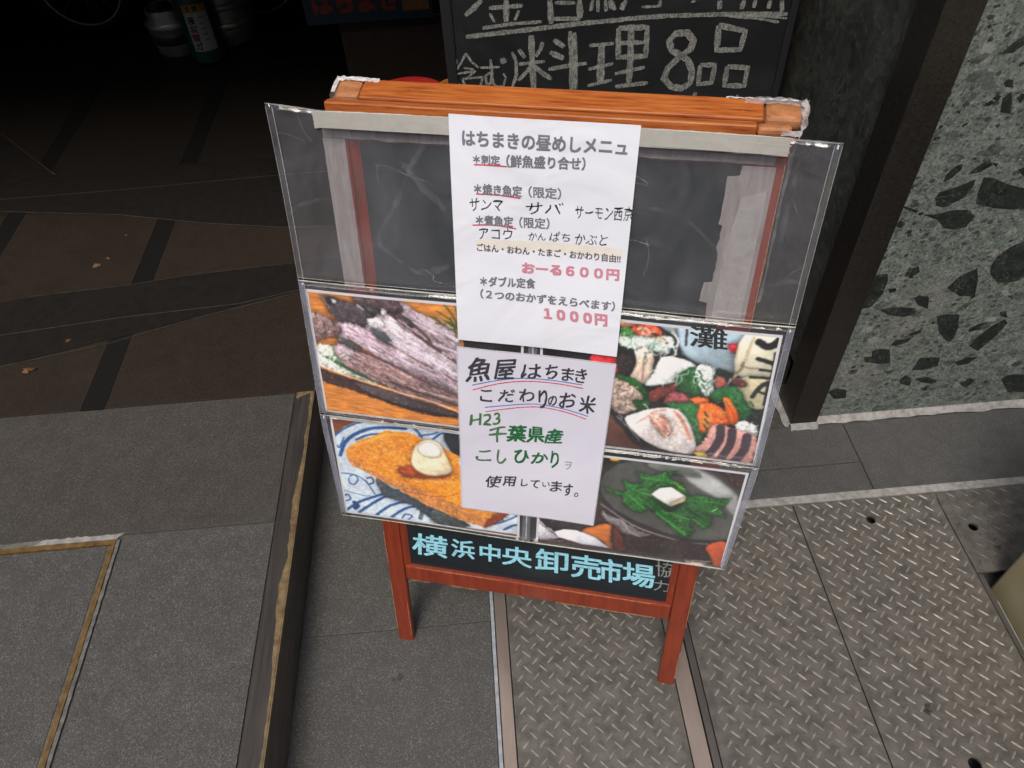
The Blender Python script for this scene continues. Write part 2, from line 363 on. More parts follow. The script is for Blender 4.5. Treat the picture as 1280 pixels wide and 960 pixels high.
def lettering(name, m, items, f, parent, hand=False):
    """items: (string, top-left, top-right, bottom-left, weight) on a plane; f maps plane to space.
    weight thickens the strokes: shifted copies, each a hair above the last"""
    last = None
    for s, tl, tr, bl, wt in items:
        vv, ff = glyphs(s, 0 if len(s) > 1 or wt < 9 else 1); tl, tr, bl = np.array(tl), np.array(tr), np.array(bl); V, F = [], []
        if hand and len(vv):
            a1, a2, a3, a4 = [random.uniform(0, 6.28) for _ in range(4)]; n_ = max(1, len(s)); x_ = vv[:, 0]*n_; y_ = vv[:, 1]
            dx = .030*np.sin(x_*3.1+y_*4+a1)+.022*np.sin(x_*7+y_*6+a2)+.10*(y_-.5); dy = .035*np.sin(x_*3.7+a3+y_*2)+.022*np.sin(x_*8+y_*5+a4)+.05*(np.mod(x_, 1)-.5)
            vv = np.stack([vv[:, 0]+dx/n_, vv[:, 1]+dy], 1)
        hgt = float(np.linalg.norm(bl-tl)); d = hgt*.011*wt*(.8 if hgt > .02 else 1)
        sh = [(0, 0)] if wt <= 1 else [(-d, -d), (d, -d), (-d, d), (d, d), (0, 0)]
        base = tl+np.outer(vv[:, 0], tr-tl)+np.outer(1-vv[:, 1], bl-tl)
        for i, (sx, sy) in enumerate(sh):
            k = len(V)
            for a, b in base:
                p = f(a+sx, b+sy); V.append((p[0]+LIFT[0]*i, p[1]+LIFT[1]*i, p[2]+LIFT[2]*i))
            F += [tuple(j+k for j in p) for p in ff]
        me = bpy.data.meshes.new(name); me.from_pydata(V, [], F); me.materials.append(M[m]); me.update()
        last = link(bpy.data.objects.new(name, me), parent)
        if parent is None: LOOSE.append(last)
    return last
LIFT = [0, 0, .00003]; LOOSE = []

CEIL_Y = 1.13
# ------------------------------------------------------------ measured outlines: food prints, writing, chalk strokes, stone fragments
ART={
'fish':[('p',[(-60.3,778.2),(164.0,800.7),(153.8,562.8),(-106.8,522.7)],(196,128,62),0.3,'h',0.8),('p',[(-54.5,638.2),(0.7,623.4),(63.0,609.5),(146.7,586.0),(146.2,574.9),(95.5,575.1),(27.9,592.3),(-13.8,605.0),(-53.4,615.2)],(62,40,36),0.3,'n',1.2),('p',[(0.4,621.1),(85.8,602.0),(146.6,583.6),(146.3,577.8),(75.0,586.1),(19.3,601.1)],(80,70,72),0.2,'n',2.4),('p',[(-55.0,677.8),(-19.9,678.2),(-1.6,659.2),(24.1,640.9),(31.0,619.7),(1.3,627.9),(-28.8,633.9),(-53.8,642.2)],(196,202,190),0.5,'n',1.2),('s',[(-39.3,658.5),(-19.5,648.8),(0.2,637.7),(27.2,627.5)],6.0,(66,96,72)),('s',[(31.7,625.4),(52.1,618.4),(77.3,612.1)],4.1,(90,105,90)),('s',[(-25.5,656.2),(-20.3,643.2)],2.3,(90,130,95)),('p',[(55.4,757.0),(75.5,763.9),(104.1,746.8),(131.2,734.1),(155.0,714.8),(152.8,668.5),(115.4,692.3),(82.3,719.9),(55.2,735.3)],(168,150,160),0.45,'d',1.6),('p',[(12.5,771.9),(48.8,775.7),(77.4,760.6),(80.5,747.8),(62.0,737.3),(35.8,739.2),(17.4,750.5),(12.3,762.0)],(84,68,72),0.5,'n',1.6),('s',[(28.1,766.0),(47.4,763.3),(63.8,754.4)],3.2,(120,95,98)),('p',[(25.8,729.5),(55.9,742.2),(86.4,716.6),(152.8,668.5),(151.4,637.6),(91.4,669.8),(40.3,701.0),(21.9,716.6)],(192,180,190),0.4,'d',1.6),('p',[(-32.4,759.2),(-18.7,758.7),(15.2,750.8),(44.0,734.0),(29.0,719.4),(5.8,714.2),(-17.3,726.6),(-26.0,742.9)],(78,70,76),0.45,'n',1.6),('p',[(-19.0,756.3),(-11.0,753.5),(-14.0,748.4),(-19.3,750.2)],(225,225,230),0.1,'n',0.6),('p',[(-25.6,756.8),(-19.1,755.8),(-18.5,747.9),(-23.6,747.3)],(45,38,45),0.1,'n',0.6),('s',[(-31.6,757.3),(-26.3,748.2),(-22.9,741.3)],1.6,(150,130,130)),('p',[(-22.0,717.8),(11.0,719.1),(40.7,704.9),(91.4,670.6),(151.4,637.6),(150.3,614.0),(102.2,633.6),(45.3,663.9),(6.9,688.0),(-21.5,698.8)],(165,146,156),0.45,'d',1.6),('p',[(-54.0,731.0),(-24.1,726.3),(-10.2,705.3),(-21.9,695.7),(-43.9,688.4),(-52.7,684.7),(-55.9,699.9)],(124,102,102),0.7,'n',1.2),('p',[(-23.6,684.3),(1.7,683.5),(36.4,666.7),(80.6,649.7),(150.4,616.2),(149.5,597.0),(85.7,600.5),(40.6,621.0),(0.6,640.5),(-23.1,656.5)],(138,112,112),0.55,'d',1.6),('p',[(-21.9,680.6),(-0.7,683.2),(1.8,667.7),(-15.9,657.4),(-23.9,667.1)],(196,176,186),0.3,'n',1.0),('p',[(30.3,730.0),(50.7,734.8),(49.1,719.7),(33.0,715.4)],(205,200,205),0.35,'n',1.0),('p',[(52.4,749.5),(58.7,747.8),(53.2,737.5),(49.2,740.7)],(225,215,215),0.2,'n',0.6),('s',[(42.6,721.5),(71.6,699.7),(105.5,678.1),(148.7,652.1)],3.7,(212,202,212)),('s',[(10.4,697.5),(47.1,681.2),(90.6,660.4),(147.7,630.2)],3.2,(196,180,190)),('s',[(62.1,738.5),(90.9,717.1),(116.1,702.6),(152.7,689.2)],3.2,(208,196,206)),('s',[(101.7,742.9),(117.9,727.7),(130.5,721.8),(151.5,709.4)],5.1,(205,195,205)),('s',[(62.4,740.9),(82.9,726.1),(107.4,704.0),(128.5,688.8),(150.8,672.2)],4.6,(88,62,60)),('s',[(83.7,736.0),(108.2,714.2),(115.9,700.0)],5.1,(96,78,76)),('s',[(34.0,705.4),(70.1,684.1),(113.2,660.7),(149.3,641.4)],1.4,(110,74,74)),('s',[(10.0,676.6),(36.5,668.1),(75.9,649.1),(111.2,630.7),(148.2,617.9)],3.5,(92,70,72)),('s',[(50.7,627.9),(87.0,616.2),(147.3,599.5)],3.7,(80,60,60)),('s',[(34.8,653.2),(65.2,632.7),(101.1,618.2),(147.7,608.0)],2.8,(190,165,165)),('p',[(33.0,715.4),(50.4,711.1),(62.6,694.8),(50.8,694.6),(38.3,703.3)],(78,82,86),0.2,'n',0.8),('p',[(71.2,741.4),(87.0,736.4),(94.1,724.5),(80.5,723.9)],(62,58,60),0.2,'n',0.8),('p',[(-21.7,697.5),(-1.9,690.8),(15.4,679.4),(-2.4,679.0)],(84,84,86),0.2,'n',0.8),('p',[(28.4,750.5),(45.4,746.3),(46.8,739.2),(31.8,742.4)],(70,76,76),0.2,'n',0.8),('s',[(17.4,750.5),(25.4,744.1)],2.3,(215,210,215)),('s',[(-53.9,641.6),(1.0,626.2),(51.6,614.1),(63.0,610.1),(100.0,603.4),(147.0,588.6)],3.0,(222,178,140)),('s',[(-54.2,639.9),(0.7,623.9),(62.8,607.8),(146.9,586.3)],0.9,(150,95,70)),('s',[(154.5,727.1),(137.9,737.4),(116.8,743.4)],2.1,(72,92,44)),('s',[(154.5,727.1),(141.3,732.4),(123.6,733.3)],2.1,(72,92,44)),('s',[(154.5,727.1),(147.5,748.2),(136.3,764.6)],2.1,(72,92,44)),('s',[(154.5,727.1),(149.7,727.8),(140.3,724.2)],2.1,(72,92,44)),('s',[(154.5,727.1),(142.9,741.6),(127.0,751.7)],2.1,(72,92,44)),('s',[(154.5,727.1),(154.0,750.7),(149.1,769.5)],2.1,(72,92,44)),('s',[(154.5,727.1),(144.2,736.4),(129.5,741.2)],2.1,(72,92,44)),('s',[(154.5,727.1),(150.0,744.2),(141.1,756.9)],2.1,(72,92,44)),('s',[(131.2,734.1),(125.2,740.7)],1.8,(50,70,40)),('s',[(144.6,742.9),(151.7,714.4)],2.3,(60,84,40)),('s',[(71.0,716.6),(75.1,713.0),(79.6,709.9)],1.6,(226,214,222)),('s',[(94.8,684.3),(99.6,680.3),(104.7,676.5)],1.1,(190,170,184)),('s',[(95.5,697.3),(99.3,692.8),(104.5,690.3)],1.2,(206,192,204)),('s',[(122.8,677.0),(128.9,671.5),(135.7,666.9)],1.0,(226,214,222)),('s',[(84.6,724.9),(91.5,719.7),(98.4,714.3)],1.7,(190,170,184)),('s',[(103.6,676.9),(107.6,672.5),(112.7,669.8)],1.4,(206,192,204)),('s',[(130.5,686.9),(134.2,685.2),(136.9,682.0)],2.0,(190,170,184)),('s',[(110.0,674.4),(114.1,669.8),(119.4,667.0)],1.6,(190,170,184)),('s',[(93.1,685.8),(98.4,679.8),(105.3,676.2)],1.9,(206,192,204)),('s',[(112.0,692.7),(117.2,688.4),(122.6,684.5)],1.0,(206,192,204)),('s',[(95.7,680.5),(100.3,678.5),(103.5,674.4)],1.5,(190,170,184)),('s',[(54.6,719.8),(59.8,717.2),(63.6,712.8)],1.3,(190,170,184)),('s',[(130.9,688.6),(137.4,685.4),(142.3,679.7)],1.7,(216,200,198)),('s',[(90.1,687.5),(94.5,685.1),(97.9,681.3)],1.0,(226,214,222)),('s',[(57.1,725.4),(60.2,724.2),(62.2,721.4)],1.4,(216,200,198)),('s',[(72.8,733.7),(80.0,728.8),(86.5,723.0)],2.0,(190,170,184)),('s',[(58.5,681.8),(63.6,676.9),(69.9,674.2)],1.5,(226,214,222)),('s',[(83.3,663.5),(90.0,659.4),(96.5,654.8)],1.6,(206,192,204)),('s',[(122.6,651.2),(127.9,648.5),(132.5,644.7)],1.2,(190,170,184)),('s',[(129.4,650.0),(135.1,646.0),(141.0,642.4)],1.0,(216,200,198)),('s',[(70.1,679.2),(75.2,675.0),(81.1,672.0)],1.6,(226,214,222)),('s',[(79.9,665.4),(83.4,663.6),(86.4,661.1)],1.5,(216,200,198)),('s',[(87.5,677.3),(93.4,674.2),(98.6,670.0)],1.3,(216,200,198)),('s',[(56.3,696.3),(65.4,692.2),(72.8,685.4)],1.4,(206,192,204)),('s',[(59.1,698.5),(68.0,693.7),(76.0,687.4)],1.1,(190,170,184)),('s',[(96.0,677.7),(102.4,671.7),(110.4,668.3)],1.5,(206,192,204)),('s',[(65.1,677.8),(69.7,675.4),(73.6,672.2)],1.5,(190,170,184)),('s',[(48.4,690.6),(50.9,687.1),(55.0,686.3)],1.2,(206,192,204)),('s',[(115.9,658.2),(125.5,653.6),(133.7,646.5)],1.5,(206,192,204)),('s',[(67.2,685.4),(76.1,679.7),(84.9,673.7)],1.5,(216,200,198)),('s',[(115.1,736.5),(120.1,734.7),(123.9,731.2)],0.9,(190,170,184)),('s',[(114.6,719.4),(119.1,718.4),(122.2,714.8)],1.4,(216,200,198)),('s',[(115.1,722.0),(118.8,718.5),(123.6,716.9)],2.0,(226,214,222)),('s',[(139.0,733.0),(143.1,729.9),(147.7,727.8)],2.0,(190,170,184)),('s',[(127.9,740.6),(132.2,739.2),(135.5,736.0)],1.3,(226,214,222)),('s',[(120.3,733.2),(124.6,730.3),(129.2,727.9)],1.3,(216,200,198)),('s',[(140.9,717.1),(145.6,715.8),(149.0,712.2)],1.2,(226,214,222)),('s',[(115.6,723.9),(117.2,721.9),(119.6,721.5)],2.0,(206,192,204)),('s',[(140.1,733.5),(143.0,730.4),(147.0,729.3)],1.0,(216,200,198)),('s',[(104.0,736.9),(107.8,736.2),(110.2,733.1)],1.3,(226,214,222)),('s',[(99.9,616.4),(105.0,616.1),(108.9,612.9)],1.5,(96,72,74)),('s',[(105.7,631.4),(114.4,628.7),(122.7,624.7)],1.3,(84,66,70)),('s',[(39.0,650.0),(46.0,648.2),(52.4,644.8)],2.1,(150,110,104)),('s',[(1.8,660.5),(12.3,656.9),(22.4,652.4)],1.0,(120,92,92)),('s',[(-8.2,666.8),(1.5,662.9),(11.2,659.2)],1.7,(96,72,74)),('s',[(70.9,636.4),(78.3,633.6),(85.6,630.7)],1.7,(150,110,104)),('s',[(115.9,619.1),(120.5,618.3),(124.4,615.8)],1.2,(96,72,74)),('s',[(97.5,631.2),(103.3,630.7),(107.8,627.1)],1.3,(84,66,70)),('s',[(0.1,657.8),(12.0,652.3),(24.6,648.2)],1.9,(150,110,104)),('s',[(74.3,627.5),(83.9,625.3),(92.4,620.4)],1.6,(96,72,74)),('s',[(52.4,648.6),(59.8,645.6),(67.3,642.8)],1.6,(150,110,104)),('s',[(14.6,668.7),(26.5,665.4),(37.3,659.8)],1.9,(150,110,104)),('s',[(116.7,687.1),(121.5,682.6),(127.3,679.7)],0.7,(120,92,92)),('s',[(62.7,731.8),(70.4,728.1),(76.6,722.0)],1.0,(120,92,92)),('s',[(125.9,703.8),(129.6,702.2),(132.4,699.3)],1.3,(150,110,104)),('s',[(76.1,727.1),(83.0,722.1),(90.1,717.4)],1.6,(150,110,104)),('s',[(90.0,705.3),(93.9,701.5),(98.7,699.1)],0.8,(150,110,104)),('s',[(71.6,736.7),(78.8,732.9),(84.9,727.4)],1.1,(150,110,104)),('s',[(129.1,692.7),(133.3,688.8),(138.3,686.2)],0.9,(84,66,70)),('s',[(121.3,710.1),(125.5,705.5),(131.1,703.2)],1.5,(84,66,70)),('s',[(83.2,646.5),(91.2,642.4),(99.5,638.7)],1.4,(120,92,92)),('s',[(45.9,679.3),(55.9,675.6),(65.1,670.0)],1.1,(120,92,92)),('s',[(42.4,668.2),(46.2,664.5),(51.6,663.8)],1.0,(120,92,92)),('s',[(59.1,658.7),(68.8,653.7),(78.8,649.2)],1.0,(96,72,74)),('s',[(109.8,645.3),(118.4,639.4),(128.3,636.4)],1.0,(120,92,92)),('s',[(111.5,638.1),(121.8,634.9),(130.8,628.9)],0.8,(84,66,70)),('s',[(39.0,684.5),(44.9,682.8),(49.9,679.3)],1.2,(96,72,74)),('s',[(116.4,645.8),(126.9,641.5),(136.9,636.0)],1.0,(96,72,74)),('s',[(-3.1,673.2),(7.2,671.1),(16.2,666.1)],1.3,(216,200,198)),('s',[(-15.9,676.3),(-9.6,674.0),(-3.4,671.6)],1.1,(190,170,184)),('s',[(23.9,656.3),(28.3,655.5),(32.1,653.3)],1.5,(226,214,222)),('s',[(29.3,654.7),(34.3,652.8),(39.3,651.0)],1.6,(216,200,198)),('s',[(66.4,646.7),(74.2,643.2),(82.5,640.7)],1.7,(216,200,198)),('s',[(-11.1,659.4),(-5.6,657.1),(0.1,655.2)],1.4,(190,170,184)),('s',[(41.4,661.7),(46.4,659.0),(52.0,657.8)],1.6,(206,192,204)),('s',[(-2.7,657.6),(5.8,655.9),(13.1,651.8)],1.8,(206,192,204)),('s',[(-29.5,657.9),(-31.9,660.5),(-35.5,660.9),(-39.1,658.0)],1.2,(120,160,120)),('s',[(-33.0,656.2),(-29.1,657.3),(-25.2,657.9),(-21.6,657.6)],1.2,(120,160,120)),('s',[(-47.9,663.6),(-44.4,666.5),(-40.9,669.6),(-39.1,673.9)],1.2,(120,160,120)),('s',[(-40.0,651.6),(-36.3,654.1),(-32.8,653.2),(-29.7,656.7)],1.2,(120,160,120)),('s',[(-26.1,668.9),(-27.4,672.4),(-28.2,676.3),(-25.2,679.8)],1.2,(120,160,120)),('s',[(-34.6,659.0),(-36.8,661.7),(-34.5,665.8),(-35.7,669.4)],1.2,(120,160,120)),('s',[(-27.1,656.3),(-31.4,652.9),(-32.9,647.6),(-37.5,644.7)],1.2,(232,236,230)),('s',[(-43.7,653.1),(-48.0,649.6),(-52.4,650.2),(-57.1,648.3)],1.2,(232,236,230)),('s',[(-41.7,662.2),(-44.7,665.3),(-43.0,670.5),(-39.7,675.1)],1.2,(232,236,230)),('s',[(-45.8,658.2),(-45.5,653.2),(-42.3,650.4),(-37.6,652.1)],1.2,(232,236,230)),('s',[(-46.2,654.3),(-49.4,649.5),(-53.9,649.5),(-54.5,654.4)],1.2,(232,236,230)),('s',[(-43.2,657.9),(-40.8,654.3),(-36.1,655.9),(-33.9,652.1)],1.2,(232,236,230)),('s',[(-32.9,663.1),(-35.1,658.0),(-35.4,652.8),(-33.6,648.5)],1.2,(232,236,230)),('s',[(-19.5,665.9),(-15.7,667.7),(-14.9,672.0),(-17.8,673.8)],1.2,(90,120,90)),('s',[(-12.7,664.1),(-8.9,666.2),(-5.2,666.1),(-1.8,668.9)],1.2,(90,120,90)),('s',[(-18.3,659.0),(-14.6,661.4),(-11.3,664.6),(-8.2,668.0)],1.2,(90,120,90)),('s',[(-16.2,663.6),(-17.8,659.3),(-19.0,654.9),(-21.8,651.0)],1.2,(90,120,90)),('s',[(-25.1,666.2),(-28.6,663.2),(-31.8,659.9),(-34.1,655.7)],1.2,(90,120,90))],
'tofu':[('p',[(-63.8,562.7),(254.4,609.4),(257.9,332.0),(-114.0,253.5)],(118,70,46),0.25,'h',0.8),('p',[(-53.3,510.7),(-32.5,531.6),(-15.6,542.0),(16.5,555.6),(87.0,563.8),(150.4,564.4),(246.1,505.0),(247.2,352.5),(151.5,349.9),(42.0,345.0),(-59.7,341.1),(-53.7,436.6),(-54.1,484.3)],(192,204,216),0.1,'n',2.0),('s',[(-51.9,509.3),(-33.0,528.3),(-10.5,542.2),(19.0,554.8)],2.8,(44,82,135)),('s',[(-46.9,472.1),(-34.0,502.4),(-10.3,523.9),(19.6,538.0),(65.5,543.6)],5.7,(44,82,135)),('s',[(-16.2,508.5),(7.6,522.9),(33.6,527.0),(59.1,528.5)],3.8,(44,82,135)),('s',[(66.7,557.7),(82.8,541.6),(89.3,530.1)],3.8,(44,82,135)),('s',[(96.9,565.3),(118.5,558.0),(143.0,560.8)],2.4,(44,82,135)),('s',[(84.5,532.5),(110.0,541.2),(125.6,554.5),(145.3,558.7)],2.8,(44,82,135)),('s',[(106.8,529.8),(120.0,542.8),(132.4,544.7)],3.3,(44,82,135)),('s',[(18.4,550.3),(53.8,552.6),(65.9,548.3)],2.1,(44,82,135)),('s',[(-49.3,491.7),(-46.0,488.9),(-35.5,510.3)],2.4,(44,82,135)),('s',[(-52.4,434.0),(-30.2,433.7),(-12.6,422.8),(0.5,396.5)],1.9,(44,82,135)),('s',[(-37.6,428.9),(-30.2,433.7),(-24.7,424.1),(-31.7,412.2),(-39.6,414.4),(-39.5,425.0)],2.1,(44,82,135)),('s',[(-9.2,428.7),(-0.7,431.9),(0.8,421.6),(-8.0,416.5),(-11.3,423.0)],3.3,(60,80,110)),('s',[(-54.4,397.3),(-19.6,389.2),(-8.3,391.2)],1.2,(44,82,135)),('s',[(-55.8,348.7),(-30.0,372.5),(5.7,393.9),(43.0,413.3)],4.7,(44,82,135)),('s',[(-31.6,349.6),(-1.6,377.8),(25.2,397.5),(63.6,404.6)],4.7,(44,82,135)),('s',[(-2.3,347.7),(22.6,373.2),(51.4,387.9),(81.5,393.5)],4.7,(44,82,135)),('s',[(22.7,346.9),(50.0,372.9),(78.1,383.8),(93.8,377.6)],4.7,(44,82,135)),('s',[(-53.7,382.8),(-46.1,387.9),(-43.3,377.4),(-52.5,371.9)],2.8,(44,82,135)),('s',[(-37.2,371.1),(-32.5,364.5),(-37.6,357.9)],8.0,(38,62,110)),('s',[(42.3,348.9),(48.8,359.6),(59.7,358.0),(53.3,348.0)],2.4,(44,82,135)),('s',[(70.3,387.8),(77.1,370.7),(73.1,355.0)],7.1,(92,105,120)),('s',[(82.6,371.8),(98.3,363.7),(103.0,353.4)],3.3,(44,82,135)),('s',[(194.7,367.9),(215.8,379.5),(240.4,400.6)],2.8,(44,82,135)),('s',[(213.0,358.6),(226.2,370.5),(240.5,377.1)],3.8,(44,82,135)),('s',[(200.3,387.4),(210.6,380.3)],3.3,(95,125,165)),('p',[(7.9,436.9),(27.3,417.6),(73.6,395.7),(138.8,366.1),(146.3,352.6),(102.8,350.3),(61.7,382.5),(14.1,395.4)],(58,68,74),0.2,'n',2.4),('p',[(96.8,381.9),(146.7,362.1),(151.6,351.8),(97.4,350.4)],(70,78,80),0.3,'n',1.6),('p',[(123.5,539.3),(147.7,558.5),(146.6,502.7),(133.1,511.1)],(28,38,48),0.1,'n',1.6),('p',[(-36.8,486.4),(-13.1,506.7),(6.9,517.7),(34.4,534.7),(57.3,536.4),(74.7,535.4),(93.9,523.9),(145.2,504.1),(146.5,420.0),(195.4,408.0),(221.2,402.2),(205.4,379.3),(181.2,357.0),(141.5,366.6),(84.0,390.4),(22.7,425.6),(-31.9,456.9),(-38.1,473.5)],(216,138,46),0.34,'b',1.6),('p',[(-37.9,475.2),(-11.4,454.3),(23.9,436.3),(86.0,417.7),(142.9,398.0),(181.7,376.4),(181.2,357.0),(141.5,365.5),(83.8,388.5),(22.5,423.8),(-32.0,455.9)],(196,132,76),0.25,'n',2.4),('s',[(-21.8,496.2),(6.0,509.8),(33.5,526.0),(59.2,530.1)],5.2,(232,166,72)),('s',[(66.5,438.7),(98.3,442.6),(137.4,446.2)],4.3,(222,158,78)),('s',[(48.2,412.5),(85.3,408.7),(117.3,412.8),(144.2,426.6)],1.7,(170,92,40)),('p',[(186.9,375.6),(203.0,395.1),(222.5,402.5),(208.0,379.8),(182.5,356.2)],(128,58,30),0.2,'n',1.6),('s',[(145.1,387.5),(168.8,386.7),(192.5,393.1)],3.8,(214,150,80)),('p',[(46.2,460.8),(68.9,466.4),(104.5,457.4),(130.5,462.6),(114.4,451.7),(66.9,443.2),(48.9,447.6)],(150,66,24),0.2,'n',2.0),('p',[(88.8,523.1),(104.1,527.4),(117.4,520.4),(125.0,500.7),(132.7,475.8),(126.7,462.6),(106.9,454.4),(86.1,454.2),(70.8,465.1),(68.1,481.3),(75.4,507.1)],(228,212,182),0.1,'n',3.2),('p',[(89.6,517.5),(103.7,521.7),(114.4,513.5),(116.2,500.9),(104.2,492.4),(86.7,496.0),(82.5,506.7)],(226,226,216),0.1,'n',8.0),('s',[(63.4,474.3),(66.4,474.8)],1.2,(250,205,130)),('s',[(19.4,502.5),(21.3,500.4)],1.8,(240,186,100)),('s',[(51.1,493.7),(54.7,494.8)],1.5,(250,205,130)),('s',[(50.8,496.3),(53.9,498.9)],1.3,(228,160,70)),('s',[(-0.5,508.1),(2.2,508.0)],1.2,(240,186,100)),('s',[(-2.8,500.8),(0.9,501.8)],1.3,(190,110,34)),('s',[(-18.4,497.0),(-14.5,495.0)],1.1,(240,186,100)),('s',[(-0.8,508.3),(4.0,509.2)],1.3,(250,205,130)),('s',[(35.9,490.4),(37.5,490.4)],1.4,(228,160,70)),('s',[(64.9,503.9),(66.8,505.2)],1.2,(240,186,100)),('s',[(28.4,492.1),(30.2,493.8)],1.3,(240,186,100)),('s',[(133.7,488.0),(136.7,490.6)],1.7,(228,160,70)),('s',[(33.2,484.4),(34.8,484.9)],1.4,(240,186,100)),('s',[(-6.5,476.8),(-2.2,479.1)],1.0,(240,186,100)),('s',[(10.0,476.2),(11.7,476.4)],1.8,(250,205,130)),('s',[(29.9,487.2),(35.2,489.2)],1.2,(240,186,100)),('s',[(60.5,483.1),(63.8,483.0)],1.8,(190,110,34)),('s',[(17.1,505.1),(22.0,506.2)],1.3,(190,110,34)),('s',[(25.1,493.7),(29.6,496.2)],1.3,(250,205,130)),('s',[(14.7,509.0),(17.5,509.0)],1.3,(240,186,100))],
